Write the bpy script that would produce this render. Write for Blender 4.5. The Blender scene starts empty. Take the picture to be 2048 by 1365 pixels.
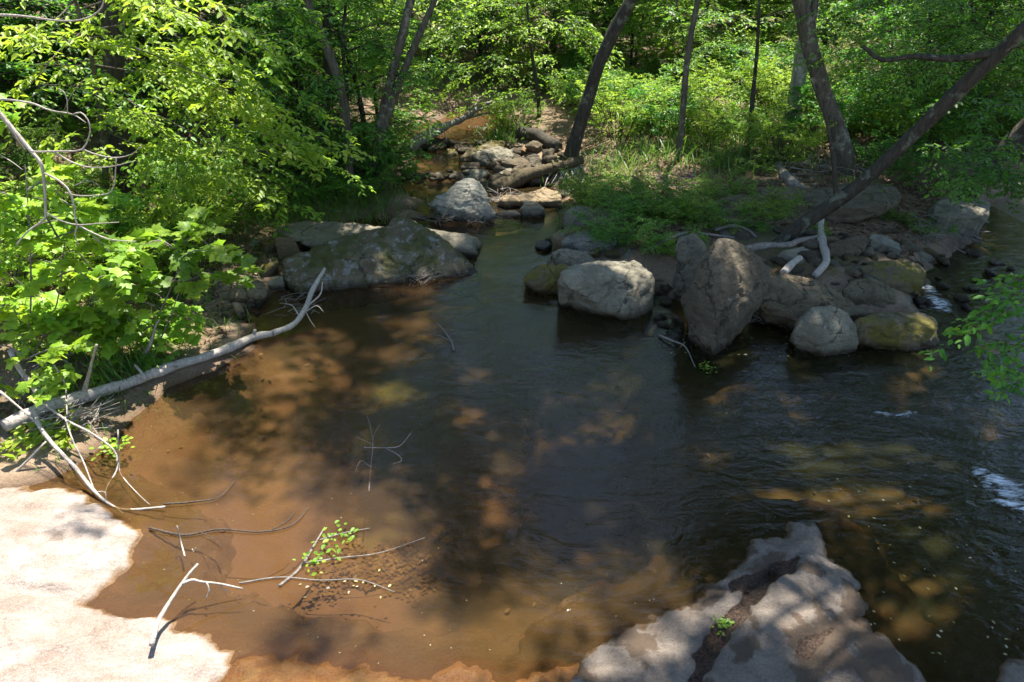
import bpy, bmesh, math, random
import numpy as np
from mathutils import Vector

random.seed(7)
RNG = np.random.default_rng(11)
SC = bpy.context.scene
COL = SC.collection
R = math.radians
PI = math.pi

# ------------------------------------------------------------------ camera
CAM_H, PITCH, FPX, CX, CY = 4.2, R(30), 1365.3, 1024.0, 682.5
cam = bpy.data.cameras.new('camera')
cam.sensor_width = 36; cam.lens = 24; cam.clip_start = .05; cam.clip_end = 2000
camo = bpy.data.objects.new('camera', cam); COL.objects.link(camo)
camo.location = (0, 0, CAM_H); camo.rotation_euler = (R(90) - PITCH, 0, 0)
SC.camera = camo

SUN_EL, SUN_AZ = R(69), R(24)           # azimuth measured from +Y towards +X
SUN = np.array([math.cos(SUN_EL) * math.sin(SUN_AZ), math.cos(SUN_EL) * math.cos(SUN_AZ), math.sin(SUN_EL)])

def ray(px, py):
    u = (px - CX) / FPX; v = (CY - py) / FPX
    return np.array([u, math.cos(PITCH) + v * math.sin(PITCH), -math.sin(PITCH) + v * math.cos(PITCH)])

def PZ(px, py, z=0.0):
    d = ray(px, py); t = (z - CAM_H) / d[2]
    return np.array([d[0] * t, d[1] * t, z])

def PY(px, py, Y):
    d = ray(px, py); t = Y / d[1]
    return np.array([d[0] * t, Y, CAM_H + d[2] * t])

def smooth(a, b, x):
    t = np.clip((np.asarray(x, float) - a) / (b - a), 0, 1)
    return t * t * (3 - 2 * t)

# ------------------------------------------------------------------ noise
def _h(ix, iy, iz):
    n = (ix.astype(np.int64) * 374761393 + iy.astype(np.int64) * 668265263 + iz.astype(np.int64) * 2147483647) & 0xffffffff
    n = ((n ^ (n >> 13)) * 1274126177) & 0xffffffff
    return ((n ^ (n >> 16)) & 0xffff) / 65535.0 * 2 - 1

def vnoise(p):
    p = np.asarray(p, float); i = np.floor(p); f = p - i; f = f * f * f * (f * (f * 6 - 15) + 10)
    i = i.astype(np.int64); r = 0
    for dx in (0, 1):
        wx = f[:, 0] if dx else 1 - f[:, 0]
        for dy in (0, 1):
            wy = f[:, 1] if dy else 1 - f[:, 1]
            for dz in (0, 1):
                wz = f[:, 2] if dz else 1 - f[:, 2]
                r = r + wx * wy * wz * _h(i[:, 0] + dx, i[:, 1] + dy, i[:, 2] + dz)
    return r

def fbm(p, octs=4, gain=.5):
    p = np.asarray(p, float); a = 1; s = 0
    for o in range(octs):
        s = s + a * vnoise(p * 2.03 ** o + 17.3 * o); a *= gain
    return s

def fbm2(x, y, f, octs=4, seed=0.):
    x = np.asarray(x, float); sh = x.shape
    p = np.stack([x.ravel() * f, np.asarray(y, float).ravel() * f, np.full(x.size, seed + .37)], 1)
    return fbm(p, octs).reshape(sh)

# ------------------------------------------------------------------ water level, terrain
def W(Y):
    return .10 * smooth(13.6, 14.2, Y) + .14 * smooth(16.2, 16.7, Y)

def PW(px, py, dz=0.):
    z = 0.
    for _ in range(4):
        p = PZ(px, py, z + dz); z = float(W(p[1]))
    return PZ(px, py, z + dz)

def poly(pts):
    return np.array([PW(*p)[:2] if len(p) == 2 else p[:2] for p in pts])

WATER = poly([(-60, 985), (110, 962), (200, 900), (270, 832), (350, 778), (430, 738), (495, 692), (512, 655), (480, 632), (520, 606), (566, 575),
  (600, 530), (640, 478), (700, 449), (760, 432), (835, 418), (850, 402), (805, 385), (798, 365), (815, 345), (825, 320), (838, 302),
  (800, 285), (808, 262), (850, 246), (885, 236), (905, 222), (955, 213), (1012, 222), (1012, 250), (992, 272), (1005, 300), (1040, 318), (1060, 345), (1090, 360),
  (1120, 385), (1120, 415), (1128, 440), (1112, 478), (1104, 515), (1080, 550), (1160, 578), (1300, 580), (1350, 600), (1420, 630),
  (1500, 630), (1560, 640), (1700, 640), (1845, 640), (1850, 590), (1835, 568), (1868, 530), (1915, 500), (1945, 470), (1962, 440), (1985, 410), (2110, 372), (2300, 348),
  (2440, 420), (2260, 520), (2150, 600), (2110, 700), (2090, 800), (2140, 900), (2330, 1000), (8, 3., 0), (8, -1.5, 0), (-7, -1.5, 0), (-5.5, 2.7, 0)])

def sdf(x, y, P):
    """signed distance to polygon P, negative inside"""
    sh = np.shape(x); x = np.ravel(x).astype(float); y = np.ravel(y).astype(float)
    best = np.full(x.shape, 1e9); ins = np.zeros(x.shape, bool)
    n = len(P)
    for i in range(n):
        ax, ay = P[i]; bx, by = P[(i + 1) % n]
        ex, ey = bx - ax, by - ay
        t = np.clip(((x - ax) * ex + (y - ay) * ey) / (ex * ex + ey * ey + 1e-12), 0, 1)
        best = np.minimum(best, (x - ax - t * ex) ** 2 + (y - ay - t * ey) ** 2)
        c = ((ay > y) != (by > y)) & (x < ex * (y - ay) / (ey if abs(ey) > 1e-12 else 1e-12) + ax)
        ins ^= c
    d = np.sqrt(best)
    return np.where(ins, -d, d).reshape(sh)

def terrain(x, y):
    x = np.asarray(x, float); y = np.asarray(y, float)
    d = sdf(x, y, WATER) + .10 * fbm2(x, y, 1.3, 3) + .035 * fbm2(x, y, 6, 2, 3.)
    w = W(y)
    deep = .06 + .40 * smooth(2.5, 4.5, y) * (1 - .75 * smooth(12, 14, y)) * (1 - .55 * smooth(3.5, 5.5, x) * smooth(4, 7, y))
    bed = -deep * (1 - np.exp(np.minimum(d, 0) / .55)) * 1.0
    bank = np.maximum(d, 0)
    left = smooth(-1.5, -3.0, x + 0.06 * (y - 8)) * (1 - smooth(26, 40, y))
    rise_r = .30 * (1 - np.exp(-bank / .5)) + .05 * np.minimum(bank, 8) + .012 * bank
    rise_l = .12 * (1 - np.exp(-bank / .5)) + .30 * smooth(.9, 6, bank) * bank ** .9 + .03 * bank
    rise_l = np.minimum(rise_l, 2.2 + .02 * bank)
    up = rise_r * (1 - left) + rise_l * left
    rough = (.05 * fbm2(x, y, .9, 3, 8.) + .022 * fbm2(x, y, 4.5, 3, 5.)) * smooth(.05, .8, bank)
    return w + np.where(d < 0, bed + .012 * fbm2(x, y, 3, 2, 2.), up) + rough

def G(px, py, dz=0.):
    """pixel -> the ground it shows"""
    d = ray(px, py); t = np.concatenate([np.linspace(2, 30, 1200), np.linspace(30.1, 90, 600)])
    p = np.array([0, 0, CAM_H])[None] + d[None] * t[:, None]
    hz = np.maximum(terrain(p[:, 0], p[:, 1]), W(p[:, 1]) - .0) + dz
    k = np.argmax(p[:, 2] < hz) if (p[:, 2] < hz).any() else len(t) - 1
    return np.array([p[k, 0], p[k, 1], hz[k]])

def H(x, y):
    return float(terrain(np.array([x]), np.array([y]))[0])

# ------------------------------------------------------------------ mesh buffer / objects
class MB:
    def __init__(s): s.V = []; s.F = []; s.A = []; s.n = 0
    def add(s, V, F, a=0.):
        V = np.asarray(V, float).reshape(-1, 3); F = np.asarray(F, np.int64)
        s.V.append(V); s.F.append(F + s.n); s.A.append(np.broadcast_to(np.asarray(a, float), (len(V),))); s.n += len(V)
    def build(s, name, mat, parent=None, loc=None, smooth_=True, attr='rnd'):
        me = bpy.data.meshes.new(name)
        V = np.concatenate(s.V) if s.V else np.zeros((0, 3))
        if loc is not None: V = V - np.asarray(loc)
        idx = np.concatenate([f.ravel() for f in s.F]); tot = np.concatenate([np.full(len(f), f.shape[1]) for f in s.F])
        st = np.concatenate([[0], np.cumsum(tot)[:-1]])
        me.vertices.add(len(V)); me.vertices.foreach_set('co', V.astype(np.float32).ravel())
        me.loops.add(len(idx)); me.loops.foreach_set('vertex_index', idx.astype(np.int32))
        me.polygons.add(len(tot)); me.polygons.foreach_set('loop_start', st.astype(np.int32)); me.polygons.foreach_set('loop_total', tot.astype(np.int32))
        if smooth_: me.polygons.foreach_set('use_smooth', np.ones(len(tot), bool))
        at = me.attributes.new(attr, 'FLOAT', 'POINT'); at.data.foreach_set('value', np.concatenate(s.A).astype(np.float32))
        me.update(calc_edges=True)
        return obj(name, me, mat, parent, loc if parent is None else None)

def obj(name, me, mat, parent=None, loc=None):
    o = bpy.data.objects.new(name, me); COL.objects.link(o)
    if mat: me.materials.append(mat)
    if parent is not None: o.parent = parent
    if loc is not None: o.location = [float(c) for c in loc]
    return o

def tag(o, label=None, cat=None, group=None, kind=None):
    if label: o['label'] = label
    if cat: o['category'] = cat
    if group: o['group'] = group
    if kind: o['kind'] = kind
    return o

def empty(name, loc, label, cat, group=None):
    o = bpy.data.objects.new(name, None); COL.objects.link(o); o.location = [float(c) for c in loc]
    o.empty_display_size = .1
    return tag(o, label, cat, group)

KIDS = {}
def dup(o, loc, rz=0., sc=1., label=None, group=None):
    c = o.copy(); COL.objects.link(c); c.location = [float(v) for v in loc]; c.rotation_euler = (0, 0, rz); c.scale = (sc,) * 3 if np.isscalar(sc) else sc
    if label: c['label'] = label
    if group: c['group'] = group
    for ch in KIDS.get(o.name, []):
        k = ch.copy(); COL.objects.link(k); k.parent = c
    return c

# ------------------------------------------------------------------ curves and tubes
def cr(pts, n):
    """Catmull-Rom resample to n points"""
    P = np.asarray(pts, float)
    if len(P) == 2: return P[0] + (P[1] - P[0]) * np.linspace(0, 1, n)[:, None]
    Q = np.vstack([2 * P[0] - P[1], P, 2 * P[-1] - P[-2]])
    u = np.linspace(0, len(P) - 1 - 1e-6, n); i = u.astype(int); t = (u - i)[:, None]
    a, b, c, d = Q[i], Q[i + 1], Q[i + 2], Q[i + 3]
    return .5 * (2 * b + (c - a) * t + (2 * a - 5 * b + 4 * c - d) * t ** 2 + (3 * b - a - 3 * c + d) * t ** 3)

def arc(P, n, it=6):
    """resample evenly by length and relax the corners"""
    P = np.asarray(P, float); l = np.concatenate([[0], np.cumsum(np.linalg.norm(np.diff(P, axis=0), axis=1))]); u = np.linspace(0, l[-1], n)
    Q = np.stack([np.interp(u, l, P[:, k]) for k in range(3)], 1)
    for _ in range(it): Q[1:-1] = .5 * Q[1:-1] + .25 * (Q[:-2] + Q[2:])
    return Q

def tube(mb, pts, r0, r1, n=None, sides=8, rough=0., knots=0., power=1.):
    P = np.asarray(pts, float)
    if n is None: n = max(6, len(P) * 4)
    P = P if n == len(P) else cr(P, n); rr = np.interp(np.linspace(0, 1, n) ** power, [0, 1], [r0, r1])
    T = np.gradient(P, axis=0); T /= np.linalg.norm(T, axis=1)[:, None] + 1e-9
    a = np.array([0, 0, 1.]) if abs(T[0][2]) < .9 else np.array([1., 0, 0])
    N = np.cross(T[0], a); N /= np.linalg.norm(N); Ns = []
    for k in range(n):
        N = N - T[k] * N.dot(T[k]); N /= np.linalg.norm(N) + 1e-9; Ns.append(N)
    Ns = np.array(Ns); Bs = np.cross(T, Ns)
    th = np.linspace(0, 2 * PI, sides, endpoint=False)
    V = P[:, None] + rr[:, None, None] * (np.cos(th)[None, :, None] * Ns[:, None] + np.sin(th)[None, :, None] * Bs[:, None])
    if rough:
        D = V - P[:, None]; f = fbm((V * np.array([9, 9, 3.5])).reshape(-1, 3) + 3.1, 3).reshape(n, sides)
        f2 = fbm((V * 2.2).reshape(-1, 3) + 9, 2).reshape(n, sides)
        V = P[:, None] + D * (1 + rough * f + knots * f2)[:, :, None]
    k = np.arange(n - 1)[:, None] * sides; j = np.arange(sides)[None]; j2 = (j + 1) % sides
    F = np.stack([k + j, k + j2, k + sides + j2, k + sides + j], -1).reshape(-1, 4)
    V = np.vstack([V.reshape(-1, 3), P[0][None], P[-1][None]]); base = n * sides
    C = np.array([[base, (q + 1) % sides, q] for q in range(sides)] + [[base + 1, (n - 1) * sides + q, (n - 1) * sides + (q + 1) % sides] for q in range(sides)])
    mb.add(V, F); mb.n -= len(V); mb.F.append(C + mb.n); mb.n += len(V)
    return P
# ------------------------------------------------------------------ materials
def mat(name):
    m = bpy.data.materials.new(name); m.use_nodes = True; nt = m.node_tree; nt.nodes.clear()
    return m, nt
class NT:
    def __init__(s, nt): s.nt = nt
    def n(s, t, **kw):
        nd = s.nt.nodes.new('ShaderNode' + t)
        for k, v in kw.items():
            if k.startswith('i_'):
                key = k[2:]; key = int(key) if key.isdigit() else key.replace('_', ' ')
                nd.inputs[key].default_value = v
            else: setattr(nd, k, v)
        return nd
    def l(s, a, b): s.nt.links.new(a, b)
    def val(s, x, sock):
        if hasattr(x, 'is_linked'): s.l(x, sock)
        else: sock.default_value = x
    def math(s, op, a, b=0., clamp=False):
        nd = s.n('Math', operation=op); nd.use_clamp = clamp; s.val(a, nd.inputs[0]); s.val(b, nd.inputs[1]); return nd.outputs[0]
    def mix(s, f, a, b, blend='MIX'):
        nd = s.n('Mix', data_type='RGBA', blend_type=blend); s.val(f, nd.inputs['Factor'])
        s.val(a if hasattr(a, 'is_linked') else (*a, 1), nd.inputs[6]); s.val(b if hasattr(b, 'is_linked') else (*b, 1), nd.inputs[7]); return nd.outputs[2]
    def noise(s, vec, scale, detail=4., rough=.55, dist=0., out=0):
        nd = s.n('TexNoise'); nd.inputs['Scale'].default_value = scale; nd.inputs['Detail'].default_value = detail
        nd.inputs['Roughness'].default_value = rough; nd.inputs['Distortion'].default_value = dist
        if vec is not None: s.l(vec, nd.inputs['Vector'])
        return nd.outputs[out]
    def ramp(s, f, stops):
        nd = s.n('ValToRGB'); cr_ = nd.color_ramp
        while len(cr_.elements) < len(stops): cr_.elements.new(.5)
        for e, (p, c) in zip(cr_.elements, stops):
            e.position = p; e.color = (*c, 1) if hasattr(c, '__len__') else (c, c, c, 1)
        s.val(f, nd.inputs[0]); return nd.outputs[0]
    def rng(s, f, a, b, c=0., d=1.):
        nd = s.n('MapRange'); nd.clamp = True; s.val(f, nd.inputs[0])
        for i, v in enumerate((a, b, c, d)): nd.inputs[i + 1].default_value = v
        return nd.outputs[0]
    def mapping(s, vec, sc=(1, 1, 1), rot=(0, 0, 0)):
        nd = s.n('Mapping'); nd.inputs['Scale'].default_value = sc; nd.inputs['Rotation'].default_value = rot; s.l(vec, nd.inputs['Vector']); return nd.outputs[0]
    def bump(s, h, strength, dist, normal=None):
        nd = s.n('Bump'); nd.inputs['Strength'].default_value = strength; nd.inputs['Distance'].default_value = dist; s.l(h, nd.inputs['Height'])
        if normal is not None: s.l(normal, nd.inputs['Normal'])
        return nd.outputs[0]
    def out(s, sh): s.l(sh, s.n('OutputMaterial').inputs['Surface'])
    def attr(s, name): return s.n('Attribute', attribute_name=name).outputs['Fac']

def rock_mat(name, c1, c2, moss=0., lichen=0., mosscol=(.045, .05, .012), strata=.3, rot=(0, 0, 0), speck=.5, lcol=(.34, .35, .32)):
    m, nt = mat(name); N = NT(nt)
    tc = N.n('TexCoord').outputs['Object']; oi = N.n('ObjectInfo').outputs['Random']
    off = N.n('VectorMath', operation='ADD'); N.l(tc, off.inputs[0])
    cb = N.n('CombineXYZ'); N.l(N.math('MULTIPLY', oi, 37.), cb.inputs[0]); N.l(N.math('MULTIPLY', oi, 91.), cb.inputs[1]); N.l(cb.outputs[0], off.inputs[1])
    v = off.outputs[0]
    big = N.noise(v, 2.2, 6, .6); fine = N.noise(v, 52, 6, .72); mid = N.noise(v, 9, 5, .65, .4)
    st = N.noise(N.mapping(v, (1.2, 1.2, 9), rot), 2.6, 6, .62, .8)
    c = N.mix(N.rng(big, .38, .62), c1, c2)
    c = N.mix(N.math('MULTIPLY', N.rng(st, .35, .7), strata), c, tuple(x * .45 for x in c1))
    c = N.mix(N.rng(fine, .35, .7, 0, speck + .2), c, tuple(x * .42 for x in c2))
    c = N.mix(N.rng(mid, .54, .68, 0, .6), c, (.13, .085, .045))
    wv = N.n('VectorMath', operation='ADD'); N.l(v, wv.inputs[0]); sc_ = N.n('VectorMath', operation='SCALE'); N.l(N.noise(v, 3., 4, .6, 0, 1), sc_.inputs[0]); sc_.inputs['Scale'].default_value = .5; N.l(sc_.outputs[0], wv.inputs[1])
    vo = N.n('TexVoronoi', feature='DISTANCE_TO_EDGE'); vo.inputs['Scale'].default_value = 1.5; N.l(wv.outputs[0], vo.inputs['Vector'])
    crk = N.math('MULTIPLY', N.rng(vo.outputs['Distance'], .004, .022, 1, 0), N.rng(big, .42, .56))
    c = N.mix(N.math('MULTIPLY', crk, .75), c, tuple(x * .25 for x in c1))
    spk = N.noise(v, 95, 2, .5); c = N.mix(N.rng(spk, .64, .72, 0, .55), c, (.38, .37, .32))
    hue = N.math('MULTIPLY', N.math('SUBTRACT', oi, .5), .5)
    gm = N.math('ADD', 1., hue); gmc = N.n('CombineColor'); [N.l(gm, gmc.inputs[i]) for i in range(3)]
    c = N.mix(1., c, gmc.outputs[0], 'MULTIPLY')
    geo = N.n('NewGeometry'); sep = N.n('SeparateXYZ'); N.l(geo.outputs['Normal'], sep.inputs[0])
    posz = N.n('SeparateXYZ'); N.l(geo.outputs['Position'], posz.inputs[0])
    if lichen:
        ln = N.noise(v, 7, 7, .7, .3); k = .68 - .2 * lichen
        c = N.mix(N.rng(ln, k, k + .05, 0, .85), c, N.mix(fine, tuple(x * .5 for x in lcol), lcol))
    if moss:
        mn = N.math('ADD', N.noise(v, 3.1, 7, .68, .3), N.math('MULTIPLY', sep.outputs[2], .07)); k = .72 - .34 * moss
        c = N.mix(N.rng(mn, k, k + .1, 0, .92), c, N.mix(N.noise(v, 16, 4), mosscol, tuple(x * 2.1 for x in mosscol)))
    wz = N.math('ADD', posz.outputs[2], N.math('MULTIPLY', N.math('SUBTRACT', mid, .5), .12))
    wet = N.rng(wz, .03, .11, 1, 0)
    c = N.mix(wet, c, N.mix(1., c, (.28, .24, .2), 'MULTIPLY'))
    b = N.n('BsdfPrincipled'); N.l(c, b.inputs['Base Color']); N.l(N.rng(wet, 0, 1, .82, .25), b.inputs['Roughness'])
    b.inputs['Specular IOR Level'].default_value = .3
    n0 = N.bump(N.math('SUBTRACT', 1., crk), .8, .03); n1 = N.bump(st, .7 * min(1, strata * 2), .06, n0); n2 = N.bump(mid, .8, .05, n1); n3 = N.bump(fine, .8, .016, n2)
    N.l(n3, b.inputs['Normal']); N.out(b.outputs[0]); return m

ROCK = {
 'grey': rock_mat('grey_gneiss', (0.165, 0.153, 0.109), (0.271, 0.243, 0.171), .10, .12, strata=.45),
 'pale': rock_mat('pale_gneiss', (0.281, 0.252, 0.179), (0.390, 0.337, 0.236), .0, .12, strata=.6, rot=(.5, .2, 0)),
 'blue': rock_mat('blue_grey_gneiss', (0.198, 0.199, 0.163), (0.322, 0.306, 0.243), .02, .2, strata=.5, rot=(0, .3, 0)),
 'brown': rock_mat('brown_stained_rock', (0.107, 0.080, 0.045), (0.178, 0.137, 0.079), .28, .1, strata=.3),
 'moss': rock_mat('mossy_rock', (0.100, 0.080, 0.042), (0.187, 0.149, 0.085), .62, .1, mosscol=(.075, .062, .009), strata=.2),
 'lichen': rock_mat('mossy_lichen_rock', (0.091, 0.076, 0.039), (0.178, 0.149, 0.092), .60, .66, mosscol=(.040, .040, .009), strata=.2, lcol=(.30, .305, .28)),
 'tan': rock_mat('tan_sandstone', (0.215, 0.153, 0.083), (0.322, 0.243, 0.138), .12, .0, strata=.6, rot=(.2, 1.2, 0)),
 'orange': rock_mat('orange_stained_rock', (0.198, 0.092, 0.029), (0.288, 0.157, 0.052), .2, .0, strata=.3),
 'dark': rock_mat('dark_wet_rock', (0.061, 0.047, 0.029), (0.119, 0.090, 0.056), .25, .05, strata=.3),
 'lean': rock_mat('warm_grey_gneiss', (0.141, 0.111, 0.071), (0.229, 0.184, 0.118), .16, .2, strata=.7, rot=(0, 1.0, .4), lcol=(.27, .27, .24)),
}

def ledge_mat(name, c1, c2, stain, stainamt, dirt=0.):
    m, nt = mat(name); N = NT(nt)
    v = N.n('TexCoord').outputs['Object']
    warp = N.mapping(v, (1, 2.6, 1), (0, 0, -.5))
    a = N.noise(warp, 1.9, 9, .68, .35); b_ = N.noise(v, 5, 6, .65, .5); f = N.noise(v, 55, 5, .7); big = N.noise(v, .9, 4)
    c = N.mix(N.rng(a, .35, .65), c1, c2)
    c = N.mix(N.rng(b_, .52, .74, 0, stainamt), c, stain)
    c = N.mix(N.rng(big, .5, .7, 0, stainamt * .8), c, tuple(.5 * (p + q) for p, q in zip(stain, c1)))
    c = N.mix(N.rng(f, .38, .72, 0, .6), c, tuple(x * .55 for x in c1))
    g2 = N.noise(v, 130, 3, .6); c = N.mix(N.rng(g2, .56, .68, 0, .4), c, tuple(min(.9, x * 1.35) for x in c2)); c = N.mix(N.rng(g2, .34, .42, .28, 0), c, tuple(x * .5 for x in c1))
    wv = N.n('VectorMath', operation='ADD'); N.l(v, wv.inputs[0]); sc_ = N.n('VectorMath', operation='SCALE'); N.l(N.noise(v, 2.2, 5, .65, 0, 1), sc_.inputs[0]); sc_.inputs['Scale'].default_value = .9; N.l(sc_.outputs[0], wv.inputs[1])
    vo = N.n('TexVoronoi', feature='DISTANCE_TO_EDGE'); vo.inputs['Scale'].default_value = .9; N.l(wv.outputs[0], vo.inputs['Vector'])
    crk = N.math('MULTIPLY', N.rng(vo.outputs['Distance'], .002, .012, 1, 0), N.rng(big, .40, .55))
    c = N.mix(N.math('MULTIPLY', crk, .4), c, tuple(x * .4 for x in c1))
    if dirt:
        dn = N.noise(v, 2.3, 6, .6, .3); c = N.mix(N.rng(dn, .60 - dirt * .1, .64 - dirt * .1, 0, .9), c, N.mix(f, (.03, .022, .014), (.10, .065, .04)))
    c = N.mix(N.rng(N.math('ADD', N.attr('rnd'), N.math('MULTIPLY', N.math('SUBTRACT', b_, .5), .9)), .35, .6), c, N.mix(N.rng(f, .4, .65), (.018, .013, .009), (.085, .05, .03)))
    geo = N.n('NewGeometry'); pz = N.n('SeparateXYZ'); N.l(geo.outputs['Position'], pz.inputs[0])
    wz = N.math('ADD', pz.outputs[2], N.math('MULTIPLY', N.math('SUBTRACT', b_, .5), .045))
    wet = N.rng(wz, .008, .03, 1, 0); sub = N.rng(wz, -.22, -.0, 1, 0)
    c = N.mix(wet, c, N.mix(1., c, (.50, .34, .17), 'MULTIPLY'))
    c = N.mix(N.rng(wz, -.09, -.0, 1, 0), c, N.mix(b_, (.055, .034, .011), (.12, .075, .028)))
    c = N.mix(N.rng(wz, -.20, -.10, 1, 0), c, (.15, .094, .048))
    b = N.n('BsdfPrincipled'); N.l(c, b.inputs['Base Color']); N.l(N.rng(wet, 0, 1, .85, .3), b.inputs['Roughness']); b.inputs['Specular IOR Level'].default_value = .25
    N.l(N.bump(g2, .5, .005, N.bump(f, .8, .012, N.bump(b_, .6, .04, N.bump(a, .6, .06)))), b.inputs['Normal']); N.out(b.outputs[0]); return m

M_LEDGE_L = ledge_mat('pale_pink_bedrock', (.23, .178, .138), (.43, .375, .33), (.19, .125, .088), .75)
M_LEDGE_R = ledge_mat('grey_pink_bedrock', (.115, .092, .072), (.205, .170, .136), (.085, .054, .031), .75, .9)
M_LIP = ledge_mat('amber_algae_bedrock', (.16, .085, .02), (.30, .17, .05), (.07, .04, .012), .8)

def bark_mat(name, c1, c2, sc=1., lichen=.3, lcol=(.30, .31, .27), ridge=1.):
    m, nt = mat(name); N = NT(nt); v = N.n('TexCoord').outputs['Object']
    fur = N.noise(N.mapping(v, (14 * sc, 14 * sc, 2.2 * sc)), 1.6, 6, .65, .5); fine = N.noise(v, 60, 4, .7); bl = N.noise(v, 4.5, 6, .65)
    c = N.mix(N.rng(fur, .35, .65), c1, c2); c = N.mix(N.rng(fine, .3, .8, 0, .5), c, tuple(x * .5 for x in c1))
    if lichen: c = N.mix(N.rng(bl, .66 - .2 * lichen, .72 - .2 * lichen, 0, .75), c, lcol)
    b = N.n('BsdfPrincipled'); N.l(c, b.inputs['Base Color']); b.inputs['Roughness'].default_value = .85; b.inputs['Specular IOR Level'].default_value = .2
    N.l(N.bump(fine, .4, .006, N.bump(fur, .8 * ridge, .03)), b.inputs['Normal']); N.out(b.outputs[0]); return m
M_BARK = bark_mat('dark_bark', (.028, .024, .018), (.078, .066, .048), 1, .5, (.14, .145, .105))
M_BARK2 = bark_mat('grey_brown_bark', (.055, .045, .033), (.155, .135, .10), 1, .5, (.22, .22, .175))
M_BARKP = bark_mat('pale_bark', (.17, .15, .13), (.34, .32, .28), .7, .5, (.42, .41, .37))
M_DRIFT = bark_mat('bleached_driftwood', (.30, .255, .21), (.50, .45, .385), 1.6, .12, (.2, .19, .15), .6)
M_DRIFT2 = bark_mat('weathered_grey_wood', (.14, .12, .10), (.28, .25, .215), 1.4, .25, (.30, .30, .25), .7)
M_TWIG = bark_mat('brown_twig', (.06, .045, .032), (.13, .10, .075), 2, 0)
M_ROT = bark_mat('rotten_brown_log', (.065, .05, .028), (.14, .11, .06), 1.2, .3, (.10, .10, .03))

def leaf_mat(name, cols, trans, tw=.5, rough=.45, spec=.35):
    m, nt = mat(name); N = NT(nt); r = N.attr('rnd')
    n = len(cols); c = N.ramp(r, [(i / (n - 1), k) for i, k in enumerate(cols)])
    t = N.ramp(r, [(i / (len(trans) - 1), k) for i, k in enumerate(trans)])
    oi = N.n('ObjectInfo').outputs['Random']; hs = N.n('HueSaturation'); N.l(c, hs.inputs['Color'])
    N.l(N.rng(oi, 0, 1, .485, .515), hs.inputs['Hue']); N.l(N.rng(oi, 0, 1, .85, 1.2), hs.inputs['Value'])
    b = N.n('BsdfPrincipled'); N.l(hs.outputs[0], b.inputs['Base Color']); b.inputs['Roughness'].default_value = rough; b.inputs['Specular IOR Level'].default_value = spec
    tr = N.n('BsdfTranslucent'); N.l(t, tr.inputs['Color'])
    mx = N.n('MixShader'); mx.inputs[0].default_value = tw; N.l(b.outputs[0], mx.inputs[1]); N.l(tr.outputs[0], mx.inputs[2]); N.out(mx.outputs[0]); return m
LEAF = {
 'bright': leaf_mat('yellow_green_leaf', [(0.142, 0.252, 0.017), (0.210, 0.347, 0.025), (0.304, 0.420, 0.037)], [(0.309, 0.484, 0.026), (0.412, 0.597, 0.036), (0.515, 0.659, 0.052)], 0.45),
 'spring': leaf_mat('spring_green_leaf', [(0.090, 0.190, 0.018), (0.140, 0.280, 0.025), (0.235, 0.370, 0.034)], [(0.229, 0.447, 0.026), (0.322, 0.562, 0.036), (0.437, 0.624, 0.052)], 0.45),
 'mid': leaf_mat('mid_green_leaf', [(0.060, 0.150, 0.017), (0.090, 0.216, 0.024), (0.144, 0.276, 0.034)], [(0.165, 0.385, 0.022), (0.242, 0.495, 0.031), (0.352, 0.572, 0.044)], 0.45),
 'deep': leaf_mat('deep_green_leaf', [(0.034, 0.110, 0.016), (0.055, 0.156, 0.022), (0.094, 0.219, 0.031)], [(0.101, 0.319, 0.020), (0.151, 0.420, 0.026), (0.235, 0.521, 0.034)]),
 'canopy': leaf_mat('canopy_leaf', [(.03, .08, .012), (.06, .13, .02)], [(.08, .2, .015), (.15, .30, .025)]),
 'olive': leaf_mat('olive_brown_leaf', [(0.117, 0.117, 0.039), (0.169, 0.208, 0.039), (0.221, 0.169, 0.091)], [(0.260, 0.286, 0.052), (0.286, 0.390, 0.052), (0.312, 0.260, 0.130)]),
 'grass': leaf_mat('grass_blade', [(.05, .12, .012), (.08, .18, .02), (.16, .2, .05)], [(.12, .3, .02), (.2, .4, .03), (.3, .35, .08)], .35),
 'litter': leaf_mat('dead_leaf', [(.10, .06, .035), (.20, .125, .07), (.30, .21, .13)], [(.14, .08, .03), (.2, .12, .05), (.3, .2, .1)], .15, .7, .2),
 'float': leaf_mat('floating_leaf', [(0.186, 0.161, 0.031), (0.260, 0.223, 0.099), (0.298, 0.279, 0.223)], [(0.210, 0.196, 0.035), (0.280, 0.252, 0.070), (0.280, 0.280, 0.210)], .2),
 'soaked': leaf_mat('soaked_brown_leaf', [(.10, .055, .02), (.17, .10, .035), (.22, .15, .05)], [(.1, .05, .02), (.15, .09, .03), (.2, .13, .04)], .2),
}

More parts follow.
